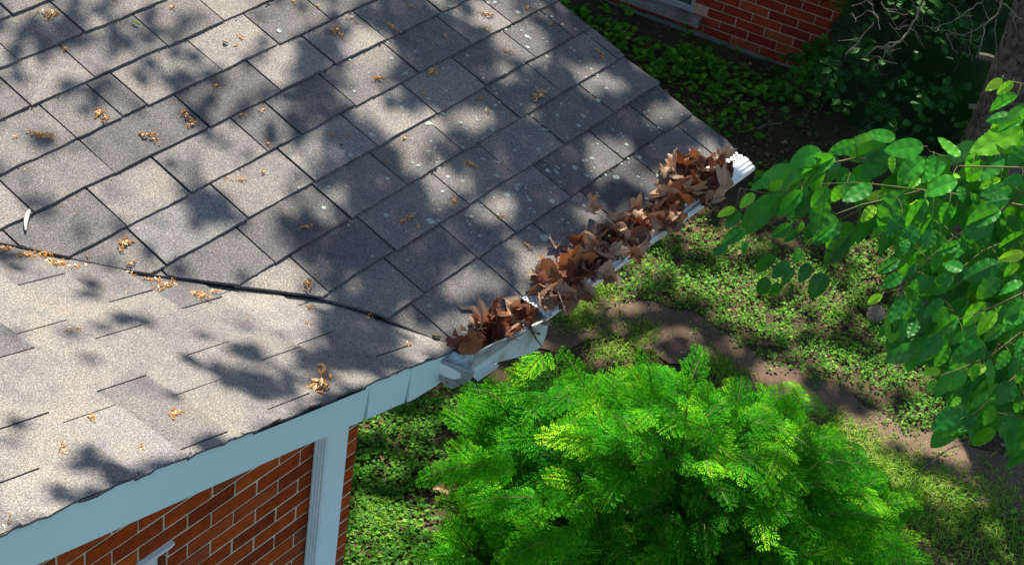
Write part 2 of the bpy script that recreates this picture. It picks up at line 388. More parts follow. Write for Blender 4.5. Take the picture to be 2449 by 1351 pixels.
# gable roof (falls towards the gutter side)
def zB(x): return .022 - .300 * x + .006 * np.clip((-.08 - x) / .15, 0, 1)
RK = np.array([(-3.6, -.16), (-1.643, -.099), (-1.217, -.072), (-1.019, -.066), (-.714, -.057), (-.417, -.045), (-.156, -.028), (-.036, -.024), (.05, -.022)])
def ry(x): return np.interp(x, RK[:, 0], RK[:, 1])
mb = MB(); XB = [.06, -.09, -.26]
while XB[-1] > -3.4: XB.append(XB[-1] - .1655)
BC = {3: [.18, .48], 4: [.286, -.005], 5: [.448, .15], 6: [-.037, .25, .548], 7: [.178, .47, .76, 1.05], 8: [.219, .52, -.08, .81]}
for j in range(len(XB) - 1):
    x1, x0 = XB[j], XB[j + 1]
    top = vy(max(x0, -3.3)) + .03
    cuts = BC.get(j)
    if cuts is None: cuts = [(.05 if j % 2 else .2)]
    cuts = sorted(cuts)
    while cuts[0] > -.05: cuts.insert(0, cuts[0] - .3)
    while cuts[-1] < top + .3: cuts.append(cuts[-1] + .3)
    ys = [-.5] + cuts + [9]
    for a, b_ in zip(ys[:-1], ys[1:]):
        if b_ < ry(x0) - .02 or a > top: continue
        nu, nv = 8, 6; G = np.zeros((nu, nv, 3)); gap = .0016 + .0012 * rng.random(); lift = rng.uniform(-.001, .0015)
        wob = rough_line(nu, .001)
        for i in range(nu):
            f = i / (nu - 1); x = x1 + (x0 - .004 - x1) * f
            ym, yM = max(a + gap, ry(x) + .003 * math.sin(x * 47) + .002 * math.sin(x * 111 + j)), min(b_ - gap, vy(x) + .03)
            if yM <= ym: yM = ym + .0004
            y = np.linspace(ym, yM, nv)
            z = zB(x) + .002 + (.006 + lift) * (1 - f) + .011 * math.exp(-((x + .17) / .14) ** 2) * np.clip(y / max(vy(x), .05), 0, 1) + .001 * np.sin(y * 21 + j)
            G[i] = np.stack([np.full(nv, x + wob[i] * (1 if f < .2 else 0)), y, z], 1)
        slab(mb, G[::-1], .007, np.clip(.62 + rng.normal(0, .17), 0, 1))
pts = [(x, ry(x) + .012) for x in np.linspace(.045, -3.3, 24)] + [(x, vy(x)) for x in (-3.3, -2.4, -1.5, -.81, -.55, -.37, -.18, -.07, .03)]
sheet(mb, pts, lambda x, y: zB(x) - .003, .02, 1)
for i in range(260):       # crumbs along the drip edge and the valley
    if i % 2: x = rng.uniform(-1.7, .03); y = ry(x) + rng.uniform(-.004, .01); z = zB(x) + .004
    else: x = rng.uniform(-.9, .0); y = vy(x) - rng.uniform(0, .02); z = zB(x) + .007
    r = rng.uniform(.0015, .0035)
    V = np.array([[-1, 0, 0], [0, -.7, .5], [1, 0, .1], [0, .7, .5]]) * r
    mb.add(V + (x, y, z), [[0, 1, 2, 3]], 3, rng.random() * .7)
part(mb, 'gable_roof', [M['shingle'], M['under'], M['lichen'], M['moss']], house)

# brick walls
def brick_wall(mb, u0, u1, z0, ztop, pt, nrm, bl, ch, uoff, zoff, mj=.010, skip=None):
    """pt(u,z)->world; bricks stand proud of a mortar sheet"""
    k0 = int(math.floor((z0 - zoff) / ch))
    k = k0
    while zoff + k * ch < ztop(u0) + ch * 40 and k < k0 + 80:
        zb, zt = zoff + k * ch + mj / 2, zoff + (k + 1) * ch - mj / 2
        o = uoff + (bl / 2 if k % 2 else 0); n0 = int(math.floor((u0 - o) / bl))
        for n in range(n0, int((u1 - o) / bl) + 1):
            a, c = max(o + n * bl + mj / 2, u0), min(o + (n + 1) * bl - mj / 2, u1)
            if c - a < .01: continue
            top = min(ztop(a), ztop(c)) if True else 0
            if skip and zb < WTOP - .002 and zb > -1.75 and a < WINR < c and pt is ptf: a = WINR + .003
            za, zc = min(zt, ztop(a)), min(zt, ztop(c))
            if za - zb < .004 or zc - zb < .004:
                if max(za, zc) - zb < .012: continue
                za, zc = max(za, zb + .003), max(zc, zb + .003)
            if zb < z0 - .001: continue
            if skip and skip((a + c) / 2, (zb + zt) / 2): continue
            j = rng.normal(0, .0008, 4); d = .0032 + rng.uniform(-.0008, .001)
            F = [pt(a + j[0], zb + j[1]), pt(c + j[2], zb + j[3]), pt(c + j[2], zc), pt(a + j[0], za)]
            B = np.array(F); T = B + nrm * d; V = np.concatenate([B - nrm * .01, T])
            mb.add(V, [[4, 5, 6, 7], [0, 1, 5, 4], [1, 2, 6, 5], [2, 3, 7, 6], [3, 0, 4, 7]], 0, rng.random())
        k += 1
WX = .016
mb = MB()
WINL, WINR, WTOP = -1.75, -.795, -.4195
def skipw(u, z): return WINL < u < WINR and -1.75 < z < WTOP
def ptf(u, z): return np.array([u, .3, z])
brick_wall(mb, -3.3, WX, GZ, lambda x: zB(x) - .035, ptf, np.array([0, -1., 0]), .1870, .0605, -.533, -.4195, skip=skipw)
def pts_(u, z): return np.array([WX, .3 + u, z])
brick_wall(mb, .012, 3.2, GZ, lambda u: (.3 + u) * TH - .03, pts_, np.array([1., 0, 0]), .1870, .0605, .05, -.4195)
mo = [(-3.3, .3, GZ - .1), (WINL, .3, GZ - .1), (WINL, .3, zB(WINL) - .03), (-3.3, .3, zB(-3.3) - .03)]
mb.poly(mo, 1, .5, (0, .1, 0))
mb.poly([(WINL, .3, GZ - .1), (WINR, .3, GZ - .1), (WINR, .3, -1.75), (WINL, .3, -1.75)], 1, .5, (0, .1, 0))
mb.poly([(WINL, .3, WTOP), (WINR, .3, WTOP), (WINR, .3, zB(WINR) - .03), (WINL, .3, zB(WINL) - .03)], 1, .5, (0, .1, 0))
mb.poly([(WINR, .3, GZ - .1), (WX, .3, GZ - .1), (WX, .3, zB(WX) - .03), (WINR, .3, zB(WINR) - .03)], 1, .5, (0, .1, 0))
mb.poly([(WX, .302, GZ - .1), (WX, 3.5, GZ - .1), (WX, 3.5, 3.5 * TH - .03), (WX, .302, .3 * TH - .03)], 1, .5, (-.1, 0, 0))
# brick reveal at the window jamb
for k in range(-23, 1):
    zb = -.4195 + k * .0605 + .005
    if zb + .05 > WTOP + .01: continue
    mb.box((WINR + .002, .352, zb + .0255), (.006, .045, .0255), 0, rng.random())
part(mb, 'wall', [M['brick'], M['mortar']], house)
# back-of-house body so that nothing floats
mb = MB()
mb.poly([(-3.4, .42, GZ), (-.1, .42, GZ), (-.1, 3.5, GZ), (-3.4, 3.5, GZ)], 0, .5, (0, 0, 2.35))
part(mb, 'inner_wall', M['under'], house)
# soffit
mb = MB()
mb.poly([(x, y, zB(x) - .03) for x, y in ((-3.3, -.03), (.03, -.0), (.03, .3), (-3.3, .3))], 0, .5, (0, 0, -.006))
mb.poly([(x, y, y * TH - .018) for x, y in ((WX + .01, .012), (XR - .03, .012), (XR - .03, 3.5), (WX + .01, 3.5))], 0, .5, (0, 0, -.008))
part(mb, 'soffit', M['white'], house)
# rake boards (three overlapping lengths)
NF = (-.045, 1, 0)
def ftop(x): return zB(x) - .006
def fbot(x): return np.interp(x, [-3.3, -1.557, -1.214, -.687, -.402, -.155, -.043], [.83, .358, .249, .097, .014, -.06, -.079])
for i, (xa, xb, off) in enumerate(((-3.3, -.372, 0), (-.375, -.182, -.0035), (-.185, .0, -.007))):
    mb = MB(); n = 10; xs = np.linspace(xa, xb, n)
    sh = [0, 0, .0][i]
    yb = [.045 * x - .012 + off + .002 * math.sin(x * 5) for x in xs]
    front = [(x, y, ftop(x)) for x, y in zip(xs, yb)] + [(x - (.016 if (i < 2 and x == xs[-1]) else 0), y, fbot(x)) for x, y in zip(xs[::-1], yb[::-1])]
    for a in range(n - 1):
        q = [front[a], front[a + 1], front[2 * n - 2 - a], front[2 * n - 1 - a]]
        mb.poly(q, 0, .5, (0, .018, 0))
    # thin bottom return lip
    mb.tube([(p[0], p[1] + .004, p[2]) for p in front[n:]], .004, 5)
    part(mb, 'rake_board', M['fascia'], house)
# main roof fascia behind the gutter
mb = MB(); mb.box(((XR) / 2, .012, -.055), (XR / 2 - .03, .008, .06)); part(mb, 'fascia', M['white'], house)
mb = MB()
for k in range(10):
    y0, y1 = .02 + k * .35, .02 + (k + 1) * .35
    mb.poly([(XR - .03, y0, y0 * TH - .016), (XR - .03, y1, y1 * TH - .016), (XR - .03, y1, y1 * TH - .14), (XR - .03, y0, y0 * TH - .14)], 0, .5, (.014, 0, 0))
part(mb, 'rake_board', M['white'], house)

# gutter
gut = MB()
prof = [(.0, -.008), (-.001, -.104), (-.036, -.105), (-.048, -.078), (-.078, -.045), (-.098, -.024), (-.1, -.014), (-.092, -.008)]
def extrude(mb, prof, xs, m=0, th=.0022):
    P = np.array(prof); n = len(P)
    d = np.gradient(P, axis=0); nn = np.stack([-d[:, 1], d[:, 0]], 1); nn /= np.linalg.norm(nn, axis=1)[:, None]
    for Q, s in ((P, 1), (P + nn * th, -1)):
        V = np.array([[x, *q] for x in xs for q in Q]); I = (np.arange(len(xs) - 1)[:, None] * n + np.arange(n - 1)[None]).ravel()
        mb.add(V, np.stack([I, I + 1, I + n + 1, I + n], 1)[:, ::s], m)
extrude(gut, prof, np.linspace(.395, 1.618, 14))
extrude(gut, [(.0, -.008), (-.001, -.045), (-.088, -.045), (-.089, -.01)], np.linspace(-.02, .395, 6))
gutter = part(gut, 'gutter', M['white'], house)
def sub(mb, name, mats, smooth=False):
    o = mb.build(name, mats, gutter, smooth); return o
# right end cap
mb = MB(); mb.poly([(1.618, y, z) for y, z in prof], 0, .5, (.004, 0, 0)); sub(mb, 'end_cap', M['white'])
# stained left end cap with its embossed panel
capx = -.035
out = [hit(p, (1, 0, 0), capx) for p in ((1024, 866), (1046, 859), (1082, 874), (1119, 888), (1131, 891), (1122, 908), (1098, 916), (1080, 926), (1066, 917), (1040, 897), (1022, 882))]
mb = MB(); mb.poly(out, 0, .5, (.012, 0, 0))
rim = out + [out[0], out[1]]
mb.tube(rim, .005, 6, 0)
inn = [hit(p, (1, 0, 0), capx - .006) for p in ((1034, 870), (1050, 866), (1080, 881), (1098, 893), (1100, 904), (1086, 907), (1062, 900), (1040, 884))]
c0 = np.mean(inn, 0); mb.poly([c0 + (p - c0) * 1.0 for p in inn], 1, .5, (.006, 0, 0))
sub(mb, 'end_cap', [M['capdirt'], M['white']])
# dented front sheet and upright splash guard
mb = MB()
fp = [hit(p, (0, 1, 0), -.096) for p in ((1122, 889), (1185, 842), (1245, 797), (1312, 752), (1313, 775), (1308, 803), (1293, 829), (1268, 843), (1240, 856), (1195, 866), (1160, 880), (1137, 897))]
fp = [p + np.array([0, .004 * math.sin(i * 1.7), 0]) for i, p in enumerate(fp)]
mb.poly(fp, 0, .5, (0, .003, 0)); sub(mb, 'front_sheet', M['front'])
mb = MB()
tp = [(.004, .061), (.05, .055), (.11, .043), (.17, .03), (.24, .017), (.3, .008), (.36, .002), (.4, -.006)]
T = [np.array([x, -.098 + .006 * math.sin(x * 16) - .008, z]) for x, z in tp]
B = [np.array([x, -.098, -.006 + (-.02) * 0]) for x, z in tp]
Mid = [(a + b) / 2 + np.array([0, .006 * math.sin(a[0] * 22), 0]) for a, b in zip(T, B)]
V = np.array([T, Mid, B]).reshape(-1, 3); n = len(T); J = np.arange(n - 1)
F = np.concatenate([np.stack([J, J + 1, J + n + 1, J + n], 1), np.stack([J + n, J + n + 1, J + 2 * n + 1, J + 2 * n], 1)])
mb.add(V, F); V2 = V + (0, .0025, 0); mb.add(V2, F[:, ::-1])
bt = hit((1078, 839), (0, 1, 0), -.014); bb = hit((1046, 860), (0, 1, 0), -.006)
a = [T[0], (T[0] + bt) / 2 + (-.006, 0, -.004), bt]; c = [B[0] + (-.004, 0, 0), (B[0] + bb) / 2 + (-.008, 0, 0), bb]
V = np.array(a + c); F = [[0, 1, 4, 3], [1, 2, 5, 4]]
mb.add(V, F); mb.add(V + (.0025, 0, 0), np.array(F)[:, ::-1])
mb.tube(T, .0022, 5); mb.tube(a, .0022, 5)
sub(mb, 'splash_guard', M['flash'], True)
mb = MB(); mb.poly([(.02, -.094, -.03), (.02, -.122, -.034), (.125, -.118, -.04), (.125, -.094, -.036)], 0, .5, (0, 0, -.003)); mb.poly([(.02, -.122, -.034), (.125, -.118, -.04), (.13, -.112, -.056), (.03, -.112, -.052)], 0, .5, (0, .003, 0))
sub(mb, 'lit_ledge', M['front'])  # ledge added to catch the sun, standing in for the sheet's lit bottom
# perforated leaf guard, four lengths
for x0, x1, dz, dy in ((.375, .80, .0, 0), (.81, 1.04, .003, .004), (1.05, 1.30, -.006, .009), (1.31, 1.635, .003, 0)):
    mb = MB()
    pr = [(-.052, .012), (-.058, .012), (-.072, .010), (-.073, .004), (-.086, .003), (-.087, -.004), (-.101, -.005), (-.103, -.02), (-.098, -.022)]
    pr = [(y + dy, z + dz) for y, z in pr]
    extrude(mb, pr, np.linspace(x0, x1, 6), 0, .0018)
    mb.box(((x0 + x1) / 2, -.002 + dy, .0125 + dz), ((x1 - x0) / 2, .006, .0012))
    # lattice of crossing bars
    p = .021; ya, yb = -.053 + dy, -.006 + dy; s = (yb - ya)
    for sg in (1, -1):
        u = x0 - s
        while u < x1:
            a = np.array([u, ya if sg > 0 else yb]); b_ = np.array([u + s, yb if sg > 0 else ya])
            if a[0] < x0: f = (x0 - a[0]) / s; a = a + (b_ - a) * f
            if b_[0] > x1: f = (x1 - a[0]) / (b_[0] - a[0]); b_ = a + (b_ - a) * f
            if b_[0] - a[0] > .002:
                dd = b_ - a; L = np.linalg.norm(dd); ang = math.atan2(dd[1], dd[0]); R = [[math.cos(ang), -math.sin(ang), 0], [math.sin(ang), math.cos(ang), 0], [0, 0, 1]]
                mb.box((*(a + b_) / 2, .0118 + dz + sg * .0004), (L / 2, .0023, .0009), 0, .5, R)
            u += p
    sub(mb, 'leaf_guard', M['cleanwhite'])
# downspout
mb = MB(); xl, xr, yf, yk = -.198, -.102, .24, .292
def dpt(px): return hit(px, (0, 1, 0), .24)
tl, tr, bl_, br_ = -.175, -.082, -.205, -.100
L = []
ribs = [0, .006, .006, 0]
P = [(xl, yk)]
for i in range(4):
    y0 = yk - .004 - i * .012; P += [(xl, y0), (xl - .0035, y0 - .003), (xl - .0035, y0 - .007), (xl, y0 - .010)]
P += [(xl, yf)]
for i in range(6):
    x0 = xl + .004 + i * .0158; P += [(x0, yf), (x0 + .003, yf - .0028), (x0 + .009, yf - .0028), (x0 + .012, yf)]
P += [(xr, yf), (xr, yk)]
P = np.array(P); n = len(P); zt, zb = .012, GZ + .15
V = np.concatenate([np.column_stack([P, np.full(n, zt)]), np.column_stack([P, np.full(n, zb)])]); J = np.arange(n)
mb.add(V, np.stack([J, (J + 1) % n, n + (J + 1) % n, n + J], 1)[:, ::-1])
part(mb, 'downspout', M['downspout'], house)
# window of the house
win = empty('window', (0, 0, 0)); win.parent = house; win.location = (.5, -.9, 0)
def wsub(mb, name, mats):
    return part(mb, name, mats, win)
mb = MB()
mb.box(((WINL + WINR) / 2, .36, WTOP - .012), ((WINR - WINL) / 2 - .01, .03, .012)); mb.box((WINR - .026, .36, -1.08), (.016, .03, .64)); mb.box((WINL + .026, .36, -1.08), (.016, .03, .64))
mb.box((WINR - .06, .372, -1.08), (.006, .012, .62)); mb.box(((WINL + WINR) / 2, .36, -1.735), ((WINR - WINL) / 2 - .01, .03, .014))
mb.box(((WINL + WINR) / 2, .372, -1.08), ((WINR - WINL) / 2 - .05, .012, .014))
wsub(mb, 'frame', M['white'])
mb = MB(); mb.box(((WINL + WINR) / 2, .385, -1.08), ((WINR - WINL) / 2 - .02, .003, .64)); wsub(mb, 'pane', M['glass'])
mb = MB(); mb.poly([(WINL - .02, .284, WTOP + .002), (WINR + .010, .281, WTOP + .003), (WINR + .010, .298, WTOP + .006), (WINL - .02, .298, WTOP + .006)], 0, .5, (0, 0, -.006))
mb.poly([(WINL - .02, .284, WTOP - .003), (WINR + .006, .282, WTOP - .003), (WINR + .004, .284, WTOP - .012), (WINL - .02, .286, WTOP - .012)], 0, .5, (0, .003, 0))
wsub(mb, 'head_trim', M['white'])

# ------------------------------------------------------------------ neighbouring house
A2 = ground((1670, 81)); B2 = ground((1891, 160)); tN = (B2 - A2) / np.linalg.norm(B2 - A2); nN = np.array([tN[1], -tN[0], 0.]); nN = nN if nN @ (CAM - A2) > 0 else -nN
nb = empty('neighbouring_house', A2); tag(nb, 'dark red brick house in deep shade behind the yard', 'house')
def ptn(u, z): return A2 * np.array([1, 1, 0]) + tN * u + np.array([0, 0, z])
mb = MB(); WU0, WU1, WZ0, WZ1 = -1.25, -.075, -2.262, -1.15
brick_wall(mb, -4.0, 3.6, GZ, lambda u: .3, ptn, nN, .2149, .0715, .03, GZ + .004, .010, skip=lambda u, z: (WU0 < u < WU1 and WZ0 - .07 < z < WZ1))
for (u0, u1, z0, z1) in ((-4, WU0, GZ, .3), (WU0, WU1, GZ, WZ0 - .02), (WU0, WU1, WZ1, .3), (WU1, 3.6, GZ, .3)):
    mb.poly([ptn(u0, z0), ptn(u1, z0), ptn(u1, z1), ptn(u0, z1)], 1, .5, -nN * .1)
part(mb, 'wall', [M['brick2'], M['mortar2']], nb)
mb = MB()
for i in range(30):
    u0, u1 = -4 + i * .253, -4 + (i + 1) * .253 - .001
    p = [ptn(u0, GZ - .1) + nN * .03, ptn(u1, GZ - .1) + nN * .03, ptn(u1, GZ + .018 + .008 * math.sin(i)) + nN * .03, ptn(u0, GZ + .018 + .008 * math.sin(i - 1)) + nN * .03]
    mb.poly(p, 0, .5, -nN * .022)
part(mb, 'foundation', M['concrete'], nb)
wn = empty('window'); wn.parent = nb; wn.location = (0, 0, .3)
mb = MB(); R = np.stack([tN, -nN, np.array([0, 0, 1.])], 1)
cw = (WU0 + WU1) / 2; hw = (WU1 - WU0) / 2
mb.box(ptn(cw, WZ0 + .012) - nN * .03, (hw, .025, .012), 0, .5, R); mb.box(ptn(cw, WZ1 - .02) - nN * .03, (hw, .025, .02), 0, .5, R)
for u in (WU0 + .012, WU1 - .012, cw): mb.box(ptn(u, (WZ0 + WZ1) / 2) - nN * .03, (.012, .025, (WZ1 - WZ0) / 2 - .04), 0, .5, R)
part(mb, 'frame', M['frame'], wn)
mb = MB(); mb.box(ptn(cw, (WZ0 + WZ1) / 2) - nN * .05, (hw - .03, .004, (WZ1 - WZ0) / 2 - .03), 0, .5, R); part(mb, 'pane', M['glass'], wn)
mb = MB(); mb.box(ptn(cw + .02, WZ0 - .035) + nN * .005, (hw + .06, .06, .032), 0, .5, R); part(mb, 'sill', M['concrete'], wn)
mb = MB(); mb.poly([ptn(-4, .3), ptn(3.6, .3), ptn(3.6, .3) - nN * 6, ptn(-4, .3) - nN * 6], 0, .5, (0, 0, .1)); part(mb, 'eave', M['under'], nb)

# ------------------------------------------------------------------ vegetation builders
def rot_to(u, nrm):
    """rows: frame with y along u, z near nrm"""
    u = u / (np.linalg.norm(u) + 1e-9); z = nrm - u * (nrm @ u); z /= np.linalg.norm(z) + 1e-9; x = np.cross(u, z)
    return np.stack([x, u, z], 1)
def leaf_tpl(width=.62, teeth=16, fold=.25, curl=.15, seed=0):
    r = np.random.default_rng(seed); n = teeth * 2 + 1
    t = np.linspace(0, 1, n); prof = t ** .52 * (1 - t) ** .80; prof = prof / prof.max() * width / 2
    prof[-1] = 0; prof[0] = .012; saw = 1 + .075 * np.where(np.arange(n) % 2, 1, -.4); prof = prof * saw; prof[-2] *= .8
    V = []; U = []
    for s, f in ((-1, 1), (-1, .5), (0, 0), (1, .5), (1, 1)):
        x = s * prof * f; z = abs(x) * fold * (1.2 if f == .5 else 1) - curl * (t - .2) ** 2 + .012 * np.sin(t * 26) * f
        V.append(np.stack([x, t, z], 1)); U.append(np.stack([t, x, np.zeros(n)], 1))
    V = np.concatenate(V); U = np.concatenate(U); F = []
    for b in range(4):
        j = np.arange(n - 1); F.append(np.stack([b * n + j, (b + 1) * n + j, (b + 1) * n + j + 1, b * n + j + 1], 1))
    return V, np.concatenate(F), U
LT = [leaf_tpl(.56, 14, .25, .16, 1), leaf_tpl(.62, 15, .12, .30, 2), leaf_tpl(.48, 13, .45, .10, 3), leaf_tpl(.58, 14, .05, -.14, 4), leaf_tpl(.52, 16, .6, .22, 5), leaf_tpl(.60, 12, -.15, .35, 6)]
def put_leaf(mb, base, tip, nrm, tone, wmul=1., v=None):
    V, F, U = LT[rng.integers(6) if v is None else v]
    L = np.linalg.norm(tip - base); R = rot_to(tip - base, nrm)
    W = V * np.array([wmul, 1, 1]) * L
    mb.add(W @ R.T + base, F, 0, tone, U)

def inst(mb, V, F, C, R, S, tones, m=0):
    """many copies of one template; C (n,3), R (n,3,3), S (n,)"""
    n, k = len(C), len(V)
    W = np.einsum('nij,kj->nki', R, V) * S[:, None, None] + C[:, None]
    FF = (F[None] + (np.arange(n) * k)[:, None, None]).reshape(-1, F.shape[1])
    mb.add(W.reshape(-1, 3), FF, m, np.repeat(tones, len(F)) if np.ndim(tones) == 1 else tones.ravel())
def frames(D, U):
    D = D / np.linalg.norm(D, axis=1)[:, None]; Z = U - D * (U * D).sum(1)[:, None]; Z /= np.linalg.norm(Z, axis=1)[:, None] + 1e-9
    return np.stack([np.cross(D, Z), D, Z], 2)

# flat feathery yew spray: returns needles and stems
def spray_tpl(seed, L=.30, nw=.0042, nl=.021, sp=.0066, droop=.12):
    r = np.random.default_rng(seed); NV = []; T = []; stems = []
    def twig(p0, d, ln, tone0):
        n = max(3, int(ln / sp)); s = np.linspace(.0, 1, n)
        side = np.array([-d[1], d[0], 0]); P = p0 + d * (s * ln)[:, None]
        P[:, 2] -= droop * (s * ln) ** 2 / L * 2; stems.append(P[::max(1, n // 4)] if n > 4 else P)
        for sg in (-1, 1):
            for i in range(1, n):
                a = .95 + r.normal(0, .12) - .35 * s[i]
                dd = d * math.cos(a) + side * sg * math.sin(a); dd = dd / np.linalg.norm(dd)
                q = nl * (.55 + .75 * math.sin(math.pi * min(.95, s[i] * .85 + .12))) * r.uniform(.85, 1.1); pp = np.array([-dd[1], dd[0], 0]) * nw / 2
                b = P[i]; tip = b + dd * q + np.array([0, 0, -.003 + r.normal(0, .002)])
                mid = b + dd * q * .5 + np.array([0, 0, .0015])
                NV.append([b, mid - pp, tip, mid + pp]); T.append(tone0 + .30 * s[i] + r.normal(0, .06))
    main = np.array([0, 1., 0]); z0 = np.zeros(3)
    twig(z0 + main * L * .25, main, L * .75, .3)
    k = 0; y = .02
    while y < L * .93:
        sg = 1 if k % 2 else -1; a = math.radians(r.uniform(42, 58)); ln = (.36 * L * (1 - y / L) ** .8 + .022) * r.uniform(.8, 1.15)
        d = np.array([sg * math.sin(a), math.cos(a), 0]); twig(np.array([0, y, -droop * y * y / L * 1.2]), d, ln, .2)
        y += .019; k += 1
    V = np.array(NV).reshape(-1, 3); F = np.arange(len(V)).reshape(-1, 4)
    return V, F, np.array(T), stems
SPR = [spray_tpl(i, L, .0062, .023, .0078, .2) for i, L in enumerate((.18, .21, .15, .24))]
def yew(root, c, r, rot, nspray, mats, tone_shift=0., sprays=SPR, scale=1., shells=(1.0, .82, .62), nm='foliage', zmin=.05):
    mb = MB(); st = MB(); ca, sa = math.cos(rot), math.sin(rot)
    for i in range(nspray):
        v = rng.normal(size=3); v /= np.linalg.norm(v); v[2] = abs(v[2])
        if v[2] < zmin: v[2] = zmin + .1 * rng.random()
        sh = shells[rng.integers(len(shells))] * rng.uniform(.9, 1.06)
        lump = 1 + .09 * math.sin(v[0] * 7 + 1) * math.sin(v[1] * 8) + .07 * math.sin(v[2] * 11 + v[0] * 5)
        p = v * r * sh * lump; nn = v / r; nn /= np.linalg.norm(nn)
        R2 = np.array([[ca, -sa, 0], [sa, ca, 0], [0, 0, 1]]); p = R2 @ p; nn = R2 @ nn
        p = p + c
        if p[1] > .16 and p[0] < .55 and nspray > 200: pass
        hz = nn * np.array([1, 1, 0]); hz = hz / (np.linalg.norm(hz) + 1e-6); j = rng.normal(0, .42, 3) * np.array([1, 1, .5])
        d = hz * .8 + np.array([0, 0, .12 + .25 * nn[2]]) + j; d /= np.linalg.norm(d)
        up = nn * .35 + np.array([-.30, -.22, 1.]) + rng.normal(0, .22, 3)
        V, F, T, S = sprays[rng.integers(len(sprays))]; sc = scale * rng.uniform(.75, 1.15)
        R = rot_to(d, up); base = p - d * .15 * sc
        mb.add(V * sc @ R.T + base, F, 0, np.clip(T + tone_shift + rng.normal(0, .15) + .02 + 1.3 * (sh - .88), 0, 1))  # inner sprays darker: older needles, plus shade of the gaps put into colour
        for k, s_ in enumerate(S):
            if k == 0 or k % 3 == 0: st.tube(s_ * sc @ R.T + base, .0016 * sc if k else .0026 * sc, 3, 0, .5, False)
        if i % 4 == 0:
            q = c + (base - c) * np.array([.25, .25, .05]); st.tube([q, (q + base) / 2 + (0, 0, .04), base], [.012, .007, .003], 4, 0, .5, False)
    part(mb, nm, mats[0], root); part(st, 'stem', mats[1], root)

bush = empty('yew_shrub', (1.75, 0, GZ)); tag(bush, 'bright green feathery yew shrub below the gutter', 'shrub')
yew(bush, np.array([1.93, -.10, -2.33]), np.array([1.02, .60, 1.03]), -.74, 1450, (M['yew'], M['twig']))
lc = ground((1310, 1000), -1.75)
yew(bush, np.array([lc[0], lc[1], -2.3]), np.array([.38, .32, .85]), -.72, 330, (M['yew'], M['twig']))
# a few hand-placed boughs that reach out of the mass
def bough(root, base_px, tip_px, z0, z1, n=8):
    mb = MB(); st = MB(); a = ground(base_px, z0); b = ground(tip_px, z1)
    for i in range(n):
        f = i / (n - 1); p = a + (b - a) * f; V, F, T, S = SPR[rng.integers(4)]
        d = (b - a) / np.linalg.norm(b - a) + rng.normal(0, .25, 3) * (1 - f * .7); up = np.array([-.25, -.3, .9]) + rng.normal(0, .15, 3)
        R = rot_to(d, up); sc = rng.uniform(.75, 1.0); bb = p - d * .15
        mb.add(V * sc @ R.T + bb, F, 0, np.clip(T + .1 + rng.normal(0, .08), 0, 1))
    st.tube([a - (b - a) * .1, (a + b) / 2 + (0, 0, .02), b], [.003, .0025, .0015], 4, 0, .5, False)
    part(mb, 'foliage', M['yew'], root); part(st, 'stem', M['twig'], root)
bough(bush, (1150, 1115), (1030, 1135), -1.6, -1.65)
bough(bush, (1260, 1190), (1130, 1205), -1.5, -1.55)
bough(bush, (1330, 1290), (1225, 1330), -1.35, -1.35)
bough(bush, (1850, 1080), (1975, 1040), -1.7, -1.65, 6)
bough(bush, (1560, 930), (1540, 850), -1.35, -1.2, 3)
bough(bush, (1640, 950), (1680, 840), -1.4, -1.3, 3)
bough(bush, (1400, 930), (1350, 850), -1.4, -1.25, 3)
bough(bush, (1200, 960), (1130, 930), -1.45, -1.4, 3)
bough(bush, (1990, 1230), (2130, 1245), -1.7, -1.65, 5)

# dark shrubs behind
SPD = [spray_tpl(30 + i, .22, .007, .022, .0105) for i in range(2)]
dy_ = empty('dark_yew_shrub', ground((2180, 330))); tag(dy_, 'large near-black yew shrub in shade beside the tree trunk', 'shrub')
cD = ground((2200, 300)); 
yew(dy_, np.array([cD[0] + .35, cD[1] + .1, -2.35]), np.array([.95, 1.0, 1.9]), 0, 420, (M['shadedyew'], M['bark']), 0, SPD, 1.1, (1.0, .85))
def core(root, c, r, name, m):  # solid dark core added to block light and blacken the shrub's inside
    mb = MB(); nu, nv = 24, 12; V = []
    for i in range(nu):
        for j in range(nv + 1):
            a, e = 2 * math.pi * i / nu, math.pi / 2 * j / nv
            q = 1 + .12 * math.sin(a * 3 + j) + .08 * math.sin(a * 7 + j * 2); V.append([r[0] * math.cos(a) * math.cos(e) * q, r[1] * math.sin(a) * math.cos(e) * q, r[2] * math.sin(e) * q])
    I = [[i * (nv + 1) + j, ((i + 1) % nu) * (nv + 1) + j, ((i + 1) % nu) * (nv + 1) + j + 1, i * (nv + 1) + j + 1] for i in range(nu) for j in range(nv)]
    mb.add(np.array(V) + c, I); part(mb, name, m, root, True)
core(dy_, np.array([cD[0] + .4, cD[1] + .1, -2.4]), (.72, .78, 1.55), 'dark_core', M['shadedyew'])
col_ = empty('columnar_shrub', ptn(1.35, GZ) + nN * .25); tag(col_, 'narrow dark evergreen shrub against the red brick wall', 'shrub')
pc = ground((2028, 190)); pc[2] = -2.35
yew(col_, pc, np.array([.17, .19, 1.9]), 0, 260, (M['shadedyew'], M['bark']), 0, SPD, .8, (1.0, .8))
core(col_, pc, (.13, .15, 1.75), 'dark_core', M['shadedyew'])

